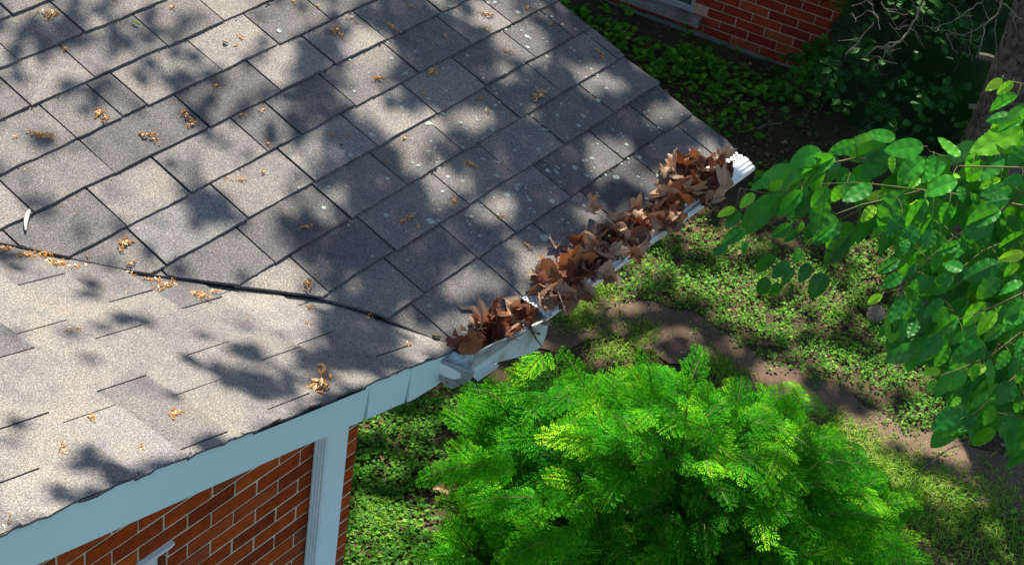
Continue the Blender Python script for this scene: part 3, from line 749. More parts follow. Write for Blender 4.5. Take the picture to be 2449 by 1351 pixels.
us_ = empty('understory_shrub', ground((2010, 300))); tag(us_, 'thin broad-leaved shrub in shade before the large dark yew', 'shrub')
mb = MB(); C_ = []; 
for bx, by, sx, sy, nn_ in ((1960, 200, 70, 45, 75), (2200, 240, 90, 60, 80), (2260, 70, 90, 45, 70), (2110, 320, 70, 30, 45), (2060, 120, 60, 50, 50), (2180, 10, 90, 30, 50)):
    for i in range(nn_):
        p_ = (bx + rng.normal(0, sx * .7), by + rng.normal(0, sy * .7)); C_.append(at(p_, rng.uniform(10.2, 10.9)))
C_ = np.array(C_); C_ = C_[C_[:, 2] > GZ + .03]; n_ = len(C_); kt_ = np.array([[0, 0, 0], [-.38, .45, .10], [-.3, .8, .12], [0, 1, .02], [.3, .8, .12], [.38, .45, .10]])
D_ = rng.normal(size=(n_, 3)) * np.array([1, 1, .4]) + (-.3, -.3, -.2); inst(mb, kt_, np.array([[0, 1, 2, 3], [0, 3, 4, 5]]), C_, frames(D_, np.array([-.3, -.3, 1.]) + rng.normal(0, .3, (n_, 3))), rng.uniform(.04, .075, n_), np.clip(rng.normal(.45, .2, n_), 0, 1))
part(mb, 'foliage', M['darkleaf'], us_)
mb = MB()
for i in range(0, n_, 60):
    q_ = C_[i]; g_ = np.array([q_[0] * .5 + 3.1, q_[1] * .6 + .4, GZ]) * np.array([0, 0, 1]) + np.array([q_[0] + .5, q_[1] + .3, 0]); mb.tube([g_, (g_ + q_) / 2 + rng.normal(0, .03, 3), q_], [.005, .004, .002], 4)
part(mb, 'stem', M['bark'], us_)

# ------------------------------------------------------------------ the tree at the right
_t = hit((2398, 350), (1, 0, 0), 4.9); TB = np.array([4.9, _t[1], GZ])
tree = empty('broadleaf_tree', TB); tag(tree, 'broadleaf tree with rough grey trunk, dead lower twigs and low leafy boughs', 'tree')
mb = MB(); nz, k = 60, 36; zz = np.linspace(-.05, 6.2, nz); aa = np.linspace(0, 2 * np.pi, k, endpoint=False)
V = np.zeros((nz, k, 3))
for i, z in enumerate(zz):
    rr = .20 * (1 - z / 11) + .13 * math.exp(-max(z, 0) * 5)
    rad = rr * (1 + .05 * np.sin(aa * 9 + z * 1.5) + .035 * np.sin(aa * 17 - z * 3 + np.sin(z * 9)) + .03 * rng.normal(size=k) + .1 * math.exp(-max(z, 0) * 5) * np.sin(aa * 5))
    V[i] = np.stack([TB[0] + .015 * z + rad * np.cos(aa), TB[1] + .03 * math.sin(z) + rad * np.sin(aa), np.full(k, GZ + z)], 1)
I = np.arange(nz - 1)[:, None] * k; J = np.arange(k)[None]; J2 = (J + 1) % k
mb.add(V.reshape(-1, 3), np.stack([I + J, I + J2, I + k + J2, I + k + J], 2).reshape(-1, 4))
part(mb, 'trunk', M['bark'], tree)
def trunk_at(z): return np.array([TB[0] + .015 * (z - GZ), TB[1], z])
# big limbs up into the crown
mb = MB(); limbs = []
for (dx, dy, z0, z1) in ((-3.2, 1.6, 1.9, 4.4), (2.4, 2.4, 2.2, 4.8), (3.6, -.8, 2.5, 5.0), (-.6, 3.6, 2.0, 4.6), (-1.2, -2.2, 2.8, 4.8), (5.5, 2.2, 2.9, 5.6), (1.0, 5.0, 3.0, 5.4), (-1.9, .9, 3.0, 5.6)):
    a = trunk_at(z0); b = np.array([TB[0] + dx, TB[1] + dy, z1]); m_ = (a + b) / 2 + (0, 0, .35)
    t = np.linspace(0, 1, 12)[:, None]; P = a * (1 - t) ** 2 + 2 * m_ * t * (1 - t) + b * t ** 2; P += rng.normal(0, .03, P.shape)
    mb.tube(P, np.linspace(.075, .012, 12), 7); limbs.append(P)
    for q in range(7):
        s_ = P[3 + q]; e = s_ + rng.normal(0, .7, 3) * np.array([1, 1, .35]) + (0, 0, .25)
        mb.tube([s_, (s_ + e) / 2 + (0, 0, .08), e], [.02, .012, .005], 5)
part(mb, 'limb', M['bark'], tree)
# dead twigs, drawn in the trunk's own depth range
def z6(pts): return [(1300 + x / 2.131, y / 2.131) for x, y in pts]
DB = [([(1960, -60), (1930, 0), (1910, 70), (1870, 140), (1830, 200), (1770, 240), (1720, 300), (1670, 355)], 7.9, .010),
      ([(1860, 130), (1800, 150), (1765, 120)], 7.9, .005), ([(1915, 60), (1890, 30), (1870, 0)], 7.9, .005), ([(1870, 140), (1900, 160), (1896, 200)], 7.9, .004),
      ([(2260, -40), (2240, 0), (2180, 40), (2120, 90), (2010, 140)], 8.1, .008), ([(1830, 200), (1700, 240), (1650, 285), (1620, 290)], 7.9, .006),
      ([(1640, -30), (1660, 0), (1690, 60), (1720, 150)], 7.6, .008), ([(1680, 110), (1650, 160), (1610, 210), (1540, 280)], 7.6, .006), ([(1700, 80), (1660, 50), (1600, 90), (1590, 110)], 7.6, .004),
      ([(2350, -40), (2330, 0), (2320, 60), (2250, 120), (2240, 180), (2215, 300)], 8.2, .009), ([(2310, 100), (2300, 200), (2310, 280)], 8.2, .004),
      ([(2250, 120), (2150, 180), (2070, 160), (2010, 150)], 8.2, .005), ([(2050, 165), (2060, 200), (2110, 290)], 8.2, .004), ([(2180, 150), (2175, 220), (2160, 290)], 8.2, .004),
      ([(2240, 180), (2190, 210), (2120, 200)], 8.2, .003), ([(2120, 90), (2100, 40), (2060, 10)], 8.1, .004), ([(1770, 240), (1740, 230), (1690, 250)], 7.9, .003), ([(1720, 300), (1700, 290), (1650, 310)], 7.9, .003),
      ([(2330, 0), (2380, 50), (2420, 180)], 8.3, .006), ([(2380, 60), (2440, 100), (2449, 120)], 8.3, .004), ([(1720, 20), (1760, 60), (1830, 80), (1880, 50)], 7.7, .005), ([(2010, 140), (1960, 150), (1900, 120)], 8.1, .004)]
for pts, d, r0 in DB:
    mb = MB(); P = np.array([at(p, d + .05 * math.sin(i)) for i, p in enumerate(z6(pts))])
    t = np.linspace(0, len(P) - 1, len(P) * 3); Q = np.stack([np.interp(t, np.arange(len(P)), P[:, i]) for i in range(3)], 1) + rng.normal(0, .004, (len(t), 3))
    if pts[0][1] < 0:
        e = trunk_at(1.6 + rng.random()); Q = np.concatenate([[e, (e + Q[0]) / 2 + (0, 0, .25)], Q]); rad = np.concatenate([[.03, .015], np.linspace(r0 * .75, r0 * .22, len(t))])
    else: rad = np.linspace(r0 * .75, r0 * .25, len(t))
    mb.tube(Q, rad, 5)
    for i in range(3, len(t) - 1):
        if rng.random() < .33:
            v = rng.normal(0, 1, 3); v /= np.linalg.norm(v); mb.tube([Q[-i], Q[-i] + v * .03 + (0, 0, -.01), Q[-i] + v * rng.uniform(.04, .10) + (0, 0, -.02)], [r0 * .3, r0 * .22, r0 * .15], 4)
    part(mb, 'dead_twig', M['dead'], tree)
for pts, r0 in (([(2470, 80), (2430, 74), (2392, 62)], .028), ([(2390, 318), (2310, 312), (2262, 292), (2218, 284)], .026), ([(2240, 550), (2200, 546), (2166, 541)], .02)):
    mb = MB(); P = [at(p, 9.3) for p in z6(pts)]; P = [P[0] + (P[0] - P[1]) * .6] + P; mb.tube(P, np.linspace(r0, r0 * .7, len(P)), 7); part(mb, 'dead_stub', M['dead'], tree)

# leafy boughs: twigs and leaves
def sprig(s, ox, oy, L): return [(ox + x / s, oy + y / s) for x, y in L]
TW = [([(2600, 420), (2449, 402), (2380, 400), (2292, 398), (2262, 376), (2222, 362)], 4.7), ([(2480, 500), (2340, 472), (2250, 460), (2150, 448), (2060, 437), (1962, 440)], 4.75), ([(2200, 458), (2110, 480), (2060, 490), (2000, 512)], 4.7),
      ([(2260, 400), (2130, 395), (2050, 378), (1980, 392), (1900, 458), (1830, 462), (1770, 450)], 4.85), ([(2100, 470), (2060, 500), (1980, 540), (1930, 580), (1900, 640)], 4.9), ([(2600, 430), (2449, 455), (2380, 520), (2290, 560), (2220, 620), (2160, 690), (2080, 706)], 4.7),
      ([(2600, 660), (2449, 700), (2380, 732), (2330, 750), (2290, 765)], 4.5), ([(2600, 720), (2449, 790), (2370, 850), (2280, 888), (2220, 906)], 4.5), ([(2600, 800), (2449, 880), (2395, 930), (2330, 990), (2270, 1010)], 4.55), ([(2600, 260), (2449, 203), (2415, 195), (2395, 182)], 4.6),
      ([(2560, 540), (2449, 560), (2350, 600), (2300, 640)], 4.7), ([(2560, 330), (2449, 330), (2390, 360), (2340, 420)], 4.8), ([(1900, 640), (1870, 680), (1850, 700)], 4.9), ([(2060, 500), (2040, 560), (2000, 600)], 4.9), ([(2560, 1000), (2449, 1000), (2380, 985)], 4.7), ([(1985, 392), (1960, 470), (1900, 520), (1860, 560)], 4.9),
      ([(1930, 590), (1900, 560), (1820, 575), (1770, 590)], 4.95)]
LIGHT = .93
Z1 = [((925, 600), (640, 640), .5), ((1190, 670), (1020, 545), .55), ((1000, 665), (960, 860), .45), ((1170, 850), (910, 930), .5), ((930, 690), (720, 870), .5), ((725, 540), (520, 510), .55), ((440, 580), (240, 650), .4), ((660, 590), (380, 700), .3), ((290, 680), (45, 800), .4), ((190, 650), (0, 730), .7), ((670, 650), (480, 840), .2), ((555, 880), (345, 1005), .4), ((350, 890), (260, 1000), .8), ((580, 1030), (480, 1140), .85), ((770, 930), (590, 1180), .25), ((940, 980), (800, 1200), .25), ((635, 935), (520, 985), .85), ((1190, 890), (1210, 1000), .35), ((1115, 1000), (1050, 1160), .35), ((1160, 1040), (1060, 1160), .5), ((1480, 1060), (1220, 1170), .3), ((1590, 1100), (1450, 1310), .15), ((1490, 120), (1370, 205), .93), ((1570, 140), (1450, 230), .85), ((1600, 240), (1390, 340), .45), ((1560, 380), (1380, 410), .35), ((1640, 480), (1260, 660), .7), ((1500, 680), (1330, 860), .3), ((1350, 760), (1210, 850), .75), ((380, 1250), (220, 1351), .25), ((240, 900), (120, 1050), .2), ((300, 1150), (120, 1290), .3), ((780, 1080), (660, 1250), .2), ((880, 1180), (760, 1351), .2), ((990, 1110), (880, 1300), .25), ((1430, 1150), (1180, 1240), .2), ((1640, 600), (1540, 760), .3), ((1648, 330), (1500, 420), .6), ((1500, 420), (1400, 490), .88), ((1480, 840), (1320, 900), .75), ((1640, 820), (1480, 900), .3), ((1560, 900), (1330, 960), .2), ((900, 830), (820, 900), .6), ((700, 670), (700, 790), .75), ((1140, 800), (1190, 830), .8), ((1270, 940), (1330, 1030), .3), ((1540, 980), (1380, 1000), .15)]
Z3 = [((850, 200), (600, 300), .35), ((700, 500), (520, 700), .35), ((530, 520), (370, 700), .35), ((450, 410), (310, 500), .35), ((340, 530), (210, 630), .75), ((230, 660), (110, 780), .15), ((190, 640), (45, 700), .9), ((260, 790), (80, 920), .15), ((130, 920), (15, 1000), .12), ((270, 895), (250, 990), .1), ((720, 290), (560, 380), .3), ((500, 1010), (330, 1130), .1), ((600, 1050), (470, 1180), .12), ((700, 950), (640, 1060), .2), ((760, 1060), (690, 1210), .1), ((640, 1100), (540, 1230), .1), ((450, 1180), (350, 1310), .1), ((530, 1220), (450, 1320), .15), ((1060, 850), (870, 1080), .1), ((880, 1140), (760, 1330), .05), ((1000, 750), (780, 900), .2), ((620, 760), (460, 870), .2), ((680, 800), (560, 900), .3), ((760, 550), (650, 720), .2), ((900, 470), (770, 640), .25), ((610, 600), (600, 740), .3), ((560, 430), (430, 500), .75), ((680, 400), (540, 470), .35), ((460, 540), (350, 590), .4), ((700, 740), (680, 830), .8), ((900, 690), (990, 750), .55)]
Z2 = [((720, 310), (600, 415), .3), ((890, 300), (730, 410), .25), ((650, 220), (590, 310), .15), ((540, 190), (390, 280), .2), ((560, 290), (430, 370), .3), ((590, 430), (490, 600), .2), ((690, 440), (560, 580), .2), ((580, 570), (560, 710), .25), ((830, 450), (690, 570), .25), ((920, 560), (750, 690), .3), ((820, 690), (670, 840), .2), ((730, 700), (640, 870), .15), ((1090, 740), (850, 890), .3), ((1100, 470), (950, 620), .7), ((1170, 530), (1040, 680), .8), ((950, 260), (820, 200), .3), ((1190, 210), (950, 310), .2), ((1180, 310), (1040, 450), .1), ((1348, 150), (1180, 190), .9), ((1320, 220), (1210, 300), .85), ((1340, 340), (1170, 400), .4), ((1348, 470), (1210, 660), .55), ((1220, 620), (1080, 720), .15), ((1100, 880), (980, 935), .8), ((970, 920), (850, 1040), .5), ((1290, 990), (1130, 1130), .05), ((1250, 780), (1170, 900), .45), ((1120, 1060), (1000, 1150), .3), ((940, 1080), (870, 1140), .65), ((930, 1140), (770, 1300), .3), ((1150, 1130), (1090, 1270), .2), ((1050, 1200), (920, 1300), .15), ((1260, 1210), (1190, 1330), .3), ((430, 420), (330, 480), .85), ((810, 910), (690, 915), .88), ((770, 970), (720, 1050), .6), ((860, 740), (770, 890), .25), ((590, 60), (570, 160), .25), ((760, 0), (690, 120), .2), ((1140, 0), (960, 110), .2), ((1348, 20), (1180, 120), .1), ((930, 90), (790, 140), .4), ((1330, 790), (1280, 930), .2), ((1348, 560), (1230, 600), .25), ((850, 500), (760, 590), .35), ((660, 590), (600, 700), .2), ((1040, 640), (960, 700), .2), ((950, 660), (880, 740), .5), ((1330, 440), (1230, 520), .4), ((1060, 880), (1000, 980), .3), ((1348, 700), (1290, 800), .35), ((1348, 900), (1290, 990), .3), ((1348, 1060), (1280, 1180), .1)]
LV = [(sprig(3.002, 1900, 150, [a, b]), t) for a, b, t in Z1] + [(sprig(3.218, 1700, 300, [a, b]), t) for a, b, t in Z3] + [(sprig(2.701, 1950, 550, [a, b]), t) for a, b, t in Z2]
twp = []
for pts, d in TW:
    P = np.array([at(p, d + .04 * math.sin(i * 1.3)) for i, p in enumerate(pts)])
    t = np.linspace(0, len(P) - 1, len(P) * 4); twp.append(np.stack([np.interp(t, np.arange(len(P)), P[:, i]) for i in range(3)], 1))
# supporting bough out of the frame, back to the trunk
hub = at((2640, 480), 4.7); hub2 = at((2660, 720), 4.55)
trunkp = trunk_at(2.6); mid1 = at((3100, 250), 6.3)
bmb = MB(); t = np.linspace(0, 1, 16)[:, None]
bmb.tube(trunkp * (1 - t) ** 2 + 2 * (mid1 + (0, 0, .9)) * t * (1 - t) + hub * t ** 2, np.linspace(.05, .014, 16), 7)
bmb.tube([hub, (hub + hub2) / 2, hub2], [.014, .011, .008], 6)
for P in twp:
    if proj(P[0])[0][0] > 2540: bmb.tube([hub if proj(P[0])[0][1] < 600 else hub2, P[0]], [.008, .005], 5)
part(bmb, 'limb', M['bark'], tree)
bough_sets = {0: [0, 1, 2, 3, 4, 9, 11, 12, 13, 15, 16], 1: [5, 6, 7, 8, 10, 14]}
allp = np.concatenate(twp); own = np.concatenate([[i] * len(p) for i, p in enumerate(twp)])
lm = {0: MB(), 1: MB()}; tm = {0: MB(), 1: MB()}
for i, P in enumerate(twp):
    s = 0 if i in bough_sets[0] else 1
    tm[s].tube(P, np.linspace(.0042 if len(P) > 14 else .0025, .0009, len(P)), 5)
def petiole(base, s, maxd=.22):
    px = proj(base)[0]; pp = proj(allp); j = np.argmin(np.hypot(*(pp - px).T)); q = allp[j]
    if np.linalg.norm(q - base) < maxd:
        m_ = (q + base) / 2 + np.array([0, 0, .008]); tm[0 if own[j] in bough_sets[0] else 1].tube([q, m_, base], [.0011, .0010, .0010], 4, 0, .8, False)
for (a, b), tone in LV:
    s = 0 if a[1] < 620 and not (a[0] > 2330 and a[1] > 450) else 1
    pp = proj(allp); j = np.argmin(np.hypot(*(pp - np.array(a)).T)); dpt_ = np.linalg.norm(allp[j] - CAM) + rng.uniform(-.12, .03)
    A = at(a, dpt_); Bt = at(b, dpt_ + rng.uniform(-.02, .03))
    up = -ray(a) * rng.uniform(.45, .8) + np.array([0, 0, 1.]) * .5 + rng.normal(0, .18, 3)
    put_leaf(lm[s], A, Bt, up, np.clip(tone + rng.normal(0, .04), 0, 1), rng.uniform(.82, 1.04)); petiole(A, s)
# filling leaves behind the drawn ones
POLY = [(2449, 240), (2400, 300), (2330, 340), (2280, 370), (2150, 345), (2080, 330), (1990, 345), (1900, 390), (1840, 440), (1810, 500), (1850, 540), (1900, 620), (1930, 660), (1960, 600), (2060, 520), (2170, 560), (2160, 640), (2110, 690), (2150, 790), (2230, 860), (2300, 900), (2290, 1000), (2360, 1040), (2449, 1020), (2449, 1100), (2620, 1100), (2620, 200)]
def inpoly(p, L):
    x, y = p; c = False; n = len(L)
    for i in range(n):
        x1, y1 = L[i]; x2, y2 = L[(i + 1) % n]
        if (y1 > y) != (y2 > y) and x < (x2 - x1) * (y - y1) / (y2 - y1) + x1: c = not c
    return c
cnt = 0
while cnt < 430:
    p = (rng.uniform(1800, 2620), rng.uniform(200, 1090))
    if not inpoly(p, POLY) or (p[0] < 2150 and rng.random() < .5): continue
    cnt += 1; d = rng.uniform(4.75, 5.35); ang = math.radians(rng.normal(128, 22)); L = rng.uniform(60, 108)
    A = at(p, d); Bt = at((p[0] + L * math.cos(ang), p[1] + L * math.sin(ang)), d + rng.uniform(-.02, .05))
    up = -ray(p) * rng.uniform(.3, .8) + np.array([0, 0, .6]) + rng.normal(0, .25, 3)
    s = 0 if p[1] < 620 and p[0] < 2350 else 1
    put_leaf(lm[s], A, Bt, up, np.clip(rng.normal(.38, .2), 0, 1), rng.uniform(.75, 1.0)); petiole(A, s, .15)
for s in (0, 1):
    br = tm[s].build('leafy_bough', M['twig'], tree); br.location = -tree.location
    lm[s].build('foliage', M['leaf'], br)

# ------------------------------------------------------------------ crown overhead: unseen leaf clusters placed so their shade falls in these patches
SHADE = [(790, 130, 60, 45), (740, 165, 40, 30), (830, 200, 45, 45), (730, 255, 40, 40), (800, 330, 75, 55), (870, 395, 70, 45), (900, 455, 80, 45), (930, 500, 70, 45), (870, 560, 90, 50), (800, 610, 70, 35), (920, 680, 90, 45), (1010, 600, 70, 60), (1000, 480, 50, 40),
         (60, 60, 120, 40), (200, 110, 120, 45), (310, 70, 110, 40), (400, 115, 60, 25), (440, 225, 90, 45), (540, 235, 90, 50), (490, 500, 55, 40), (180, 235, 80, 35), (690, 560, 35, 28), (730, 612, 28, 24), (110, 160, 80, 40), (30, 340, 70, 40), (270, 270, 50, 30),
         (600, 858, 32, 14), (520, 890, 36, 12), (600, 925, 55, 24), (670, 950, 45, 16), (840, 790, 70, 40), (820, 870, 90, 45), (900, 840, 90, 40), (870, 730, 70, 25), (250, 1128, 75, 18), (140, 1190, 22, 16), (20, 620, 30, 12), (210, 712, 25, 9), (300, 775, 30, 12), (940, 900, 60, 25),
         (1150, 160, 90, 70), (1020, 120, 80, 60), (940, 60, 90, 50), (1230, 250, 90, 60), (1100, 230, 80, 50), (1050, 380, 50, 60), (1180, 400, 80, 60), (1300, 320, 90, 60), (1320, 210, 60, 40), (1450, 330, 70, 60), (1240, 560, 80, 50), (1330, 450, 80, 60), (1400, 600, 60, 60), (1120, 560, 70, 50), (1380, 120, 60, 40), (1500, 250, 70, 50), (1560, 200, 40, 40), (1560, 400, 70, 50), (1620, 330, 60, 35), (1000, 740, 60, 30), (1060, 660, 40, 25), (1200, 650, 50, 30), (1180, 770, 60, 40), (1480, 130, 50, 50), (1440, 480, 60, 50), (960, 240, 60, 50)]
LIT = [(870, 130, 55, 40), (860, 185, 50, 30), (1000, 335, 60, 45), (880, 245, 45, 22), (1130, 290, 50, 30), (1180, 60, 45, 30), (1230, 115, 60, 30), (1180, 190, 60, 25), (1480, 380, 75, 45), (1430, 450, 40, 25), (1600, 290, 50, 25), (1650, 270, 40, 20), (1340, 690, 50, 20), (1110, 690, 45, 30), (1180, 520, 50, 22), (1060, 800, 40, 20), (990, 840, 45, 25), (1010, 430, 70, 22), (1270, 640, 40, 30), (1060, 470, 40, 25), (1440, 215, 60, 22), (1280, 150, 50, 20), (1230, 790, 60, 35), (1160, 800, 55, 35),
       (1350, 650, 50, 28), (1420, 520, 50, 28), (1590, 440, 60, 25), (1700, 400, 50, 28), (1620, 500, 60, 22), (1780, 400, 25, 25), (1290, 740, 25, 20), (1500, 610, 40, 25), (880, 905, 25, 15)]
GLIT = [(1560, 640, 70, 30), (1480, 700, 60, 22), (1680, 690, 70, 30), (1780, 760, 70, 30), (1980, 860, 60, 30), (2060, 900, 50, 25), (2150, 830, 40, 30), (1510, 745, 45, 16), (1400, 745, 35, 14), (1620, 540, 60, 20), (1720, 590, 70, 22), (1800, 690, 60, 25), (1900, 650, 60, 28), (1990, 740, 55, 32), (1880, 790, 55, 28), (2090, 600, 60, 40), (2010, 600, 30, 22), (2180, 905, 65, 32), (2210, 985, 50, 26), (1860, 900, 45, 20), (1890, 945, 40, 14), (2080, 1000, 60, 22), (2160, 1020, 60, 18), (2260, 1060, 60, 22), (2360, 1090, 60, 15), (2050, 1065, 65, 35), (2110, 1130, 60, 30), (2240, 1180, 60, 25), (1460, 860, 50, 25), (885, 1255, 40, 45), (985, 1030, 55, 18), (1095, 985, 20, 35), (880, 1035, 25, 30), (1090, 1165, 60, 20), (950, 1120, 40, 20), (2430, 700, 60, 60), (2150, 1200, 50, 30), (2300, 1210, 50, 20), (1750, 560, 60, 25), (1950, 690, 40, 25), (2070, 680, 40, 25), (1700, 850, 30, 12), (860, 1130, 20, 30)]
BLIT = [(1650, 1250, 110, 45), (2040, 1300, 110, 45), (1860, 1330, 60, 30), (1240, 880, 80, 35), (1400, 870, 80, 35), (1580, 860, 80, 40), (1420, 1110, 90, 60), (1650, 1240, 140, 50), (1330, 1310, 110, 45), (1180, 930, 60, 40), (1860, 1180, 90, 50), (2060, 1290, 110, 60), (1510, 960, 90, 35), (1900, 1040, 90, 40), (1300, 960, 60, 40), (1050, 1130, 70, 25), (1180, 1200, 60, 25), (1700, 960, 80, 50), (1780, 1070, 70, 50), (1560, 1190, 70, 40), (1480, 1300, 80, 40), (1950, 1150, 60, 40), (1800, 1300, 100, 40), (1250, 1040, 60, 30), (1620, 1080, 60, 30), (1380, 990, 50, 30)]
def fieldv(px, L):
    v = np.zeros(len(px))
    for x, y, a, b in L: v += (.22 if (L is SHADE and x < 560 and y < 420) else 1) * np.exp(-((px[:, 0] - x) / a) ** 2 - ((px[:, 1] - y) / b) ** 2)
    return v
BO = [((2180, 360), 4.7, .13), ((2285, 370), 4.7, .10), ((2210, 430), 4.7, .12), ((2010, 370), 4.8, .06), ((2420, 215), 4.6, .12), ((2410, 620), 4.5, .09), ((2350, 740), 4.5, .08), ((2300, 890), 4.5, .07), ((2060, 430), 4.75, .08), ((1960, 500), 4.8, .07), ((2390, 900), 4.5, .08), ((2400, 350), 4.7, .12), ((1760, 500), 4.9, .06)]
CC = []; SS = []
for NC, xr_, yr_, roofpass in ((105000, (-3.2, 12.5), (-3.4, 9.0), False), (52000, (-2.6, 4.0), (-.6, 2.9), True)):
    qx = rng.uniform(*xr_, NC); qy = rng.uniform(*yr_, NC)       # where the ray crosses z = 0
    Q0 = np.stack([qx, qy, np.zeros(NC)], 1)
    tA = (qy * TH) / (SUN[2] - SUN[1] * TH); LA = Q0 + SUN * tA[:, None]
    tB = (.022 - .3 * qx) / (SUN[2] + .3 * SUN[0]); LB = Q0 + SUN * tB[:, None]
    onA = (LA[:, 0] > vx(LA[:, 1])) & (LA[:, 0] < XR + .02) & (LA[:, 1] > -.12) & (LA[:, 1] < 3.6)
    onB = ~onA & (LB[:, 0] < .05) & (LB[:, 1] > ry(LB[:, 0])) & (LB[:, 1] < vy(LB[:, 0])) & (LB[:, 0] > -3.3)
    LG = Q0 + SUN * (GZ / SUN[2]); LS = Q0 + SUN * (-1.35 / SUN[2])
    for _ in range(6):       # follow the dome of the shrub
        u_, v_ = (LS[:, 0] - 1.93) * .738 - (LS[:, 1] + .1) * .674, (LS[:, 0] - 1.93) * .674 + (LS[:, 1] + .1) * .738
        zs = -2.2 + 1.08 * np.sqrt(np.clip(1 - (u_ / 1.2) ** 2 - (v_ / .8) ** 2, 0, 1)); LS = Q0 + SUN * (zs / SUN[2])[:, None]
    onS = ~onA & ~onB & (np.hypot(((LS[:, 0] - 1.7) * .752 - LS[:, 1] * .659) / 1.32, ((LS[:, 0] - 1.7) * .659 + LS[:, 1] * .752) / 1.0) < 1)
    pA, pB, pG, pS = proj(LA), proj(LB), proj(LG), proj(LS)
    right = 1 / (1 + np.exp(-(pA[:, 0] - 930 + .35 * (pA[:, 1] - 300)) / 45))
    dA = .03 + .36 * right + .80 * fieldv(pA, SHADE) - 1.6 * fieldv(pA, LIT)
    dB_ = .01 + 1.15 * fieldv(pB, SHADE) - 1.0 * fieldv(pB, LIT)
    inG = (pG[:, 0] > -200) & (pG[:, 0] < 2700) & (pG[:, 1] > -300) & (pG[:, 1] < 1500)
    dG = .82 - 1.7 * fieldv(pG, GLIT)
    dG = np.where(inG, dG, .8)
    dS = .10 - 1.2 * fieldv(pS, BLIT)
    onR = (onA | onB | onS)
    dens = np.where(onA, dA, np.where(onB, dB_, np.where(onS, dS, dG)))
    if not roofpass:
        for px, d, r in BO:
            P = at(px, d); q = P - SUN * (P[2] / SUN[2]); dens -= 1.8 * np.exp(-((qx - q[0]) ** 2 + (qy - q[1]) ** 2) / r ** 2)
    dens = np.where(onR == roofpass, dens, 0)
    keep = rng.random(NC) < np.clip(dens, 0, 1)
    h = np.where(onR, rng.uniform(4.2, 6.2, NC), rng.uniform(3.9, 6.4, NC)); h = np.where(qx > 6, h + .3, h)
    CC.append((Q0 + SUN * (h / SUN[2])[:, None])[keep]); SS.append(np.where(onR, rng.uniform(.032, .058, NC), rng.uniform(.05, .095, NC))[keep])
C = np.concatenate(CC); sz = np.concatenate(SS)
n = len(C)
V = np.array([[0, 0, 0], [-.42, .45, .06], [0, 1.05, -.05], [.42, .45, .06]]) - np.array([0, .5, 0]); F = np.array([[0, 1, 2, 3]])
D = rng.normal(size=(n, 3)) * np.array([1, 1, .5]); U = np.array([0, 0, 1.]) + SUN + rng.normal(0, .45, (n, 3))
mb = MB(); inst(mb, V, F, C, frames(D, U), sz * 1.55, rng.random(n))
part(mb, 'crown', M['canopy'], tree)

# ------------------------------------------------------------------ ground plants and litter (uncountable)
def scatter(n, xr=(-.2, 9.5), yr=(-2.6, 7.2)):
    P = np.stack([rng.uniform(*xr, n), rng.uniform(*yr, n)], 1)
    px = proj(np.column_stack([P, np.full(n, GZ)])); return P, px
def clear(P):   # keep off the houses
    d = (P[:, 0] - A2[0]) * nN[0] + (P[:, 1] - A2[1]) * nN[1]
    return (d > .06) & ~((P[:, 0] < .05) & (P[:, 1] > .28))
G_GREEN = [(1500, 600, 120, 60), (1620, 640, 110, 60), (1750, 640, 130, 60), (1900, 690, 150, 70), (2050, 760, 150, 90), (1850, 800, 140, 60), (2000, 860, 130, 60), (2200, 900, 120, 60), (2100, 620, 120, 50), (1700, 720, 120, 40), (2250, 1000, 100, 40), (2380, 960, 150, 80), (1580, 700, 120, 30)]
G_WEED = [(1400, 40, 90, 50), (1480, 70, 110, 55), (1590, 110, 100, 50), (1660, 160, 90, 45), (1720, 140, 60, 30), (1760, 205, 70, 35), (1830, 220, 50, 30), (1950, 190, 90, 50), (1880, 210, 60, 40), (1720, 320, 45, 40), (1700, 250, 60, 30), (1790, 430, 70, 30), (2030, 230, 90, 50), (1570, 190, 60, 30), (1370, -60, 120, 60)]
G_MOSS = [(860, 1100, 80, 120), (1060, 980, 60, 40), (880, 1120, 60, 60), (950, 1000, 110, 40), (900, 1260, 90, 70), (1000, 1300, 120, 60), (1000, 1100, 100, 60), (870, 1330, 100, 50)]
G_LIT = [(1700, 60, 40, 40), (1770, 150, 60, 25), (1640, 60, 40, 20), (1560, 60, 30, 20), (1880, 200, 60, 25), (1600, 230, 120, 60), (1720, 270, 120, 60), (1820, 300, 120, 60), (1680, 360, 140, 60), (1830, 380, 120, 50), (1640, 520, 110, 40), (1760, 560, 100, 40), (1760, 180, 70, 20), (1560, 160, 60, 30), (2150, 670, 60, 30), (1930, 440, 100, 40), (1860, 340, 80, 40)]
kite = np.array([[0, 0, 0], [-.38, .45, .10], [-.3, .8, .12], [0, 1, .02], [.3, .8, .12], [.38, .45, .10]]); KF = np.array([[0, 1, 2, 3], [0, 3, 4, 5]])
def plants(P, size, nleaf, hgt, tone, mbx, spread=.6):
    n = len(P)
    for k in range(nleaf):
        a = rng.uniform(0, 6.283, n); el = rng.uniform(-.1, .55, n)
        D = np.stack([np.cos(a) * np.cos(el), np.sin(a) * np.cos(el), np.sin(el)], 1)
        off = D * np.array([1, 1, 0]) * (size * spread * rng.random(n))[:, None]
        z = gheight(P[:, 0], P[:, 1]) + hgt * rng.uniform(.25, 1, n)
        C = np.stack([P[:, 0], P[:, 1], z], 1) + off
        U = np.array([0, 0, 1.]) + rng.normal(0, .3, (n, 3))
        inst(mbx, kite, KF, C, frames(D, U), size * rng.uniform(.7, 1.2, n), np.clip(tone + rng.normal(0, .16, n), 0, 1))
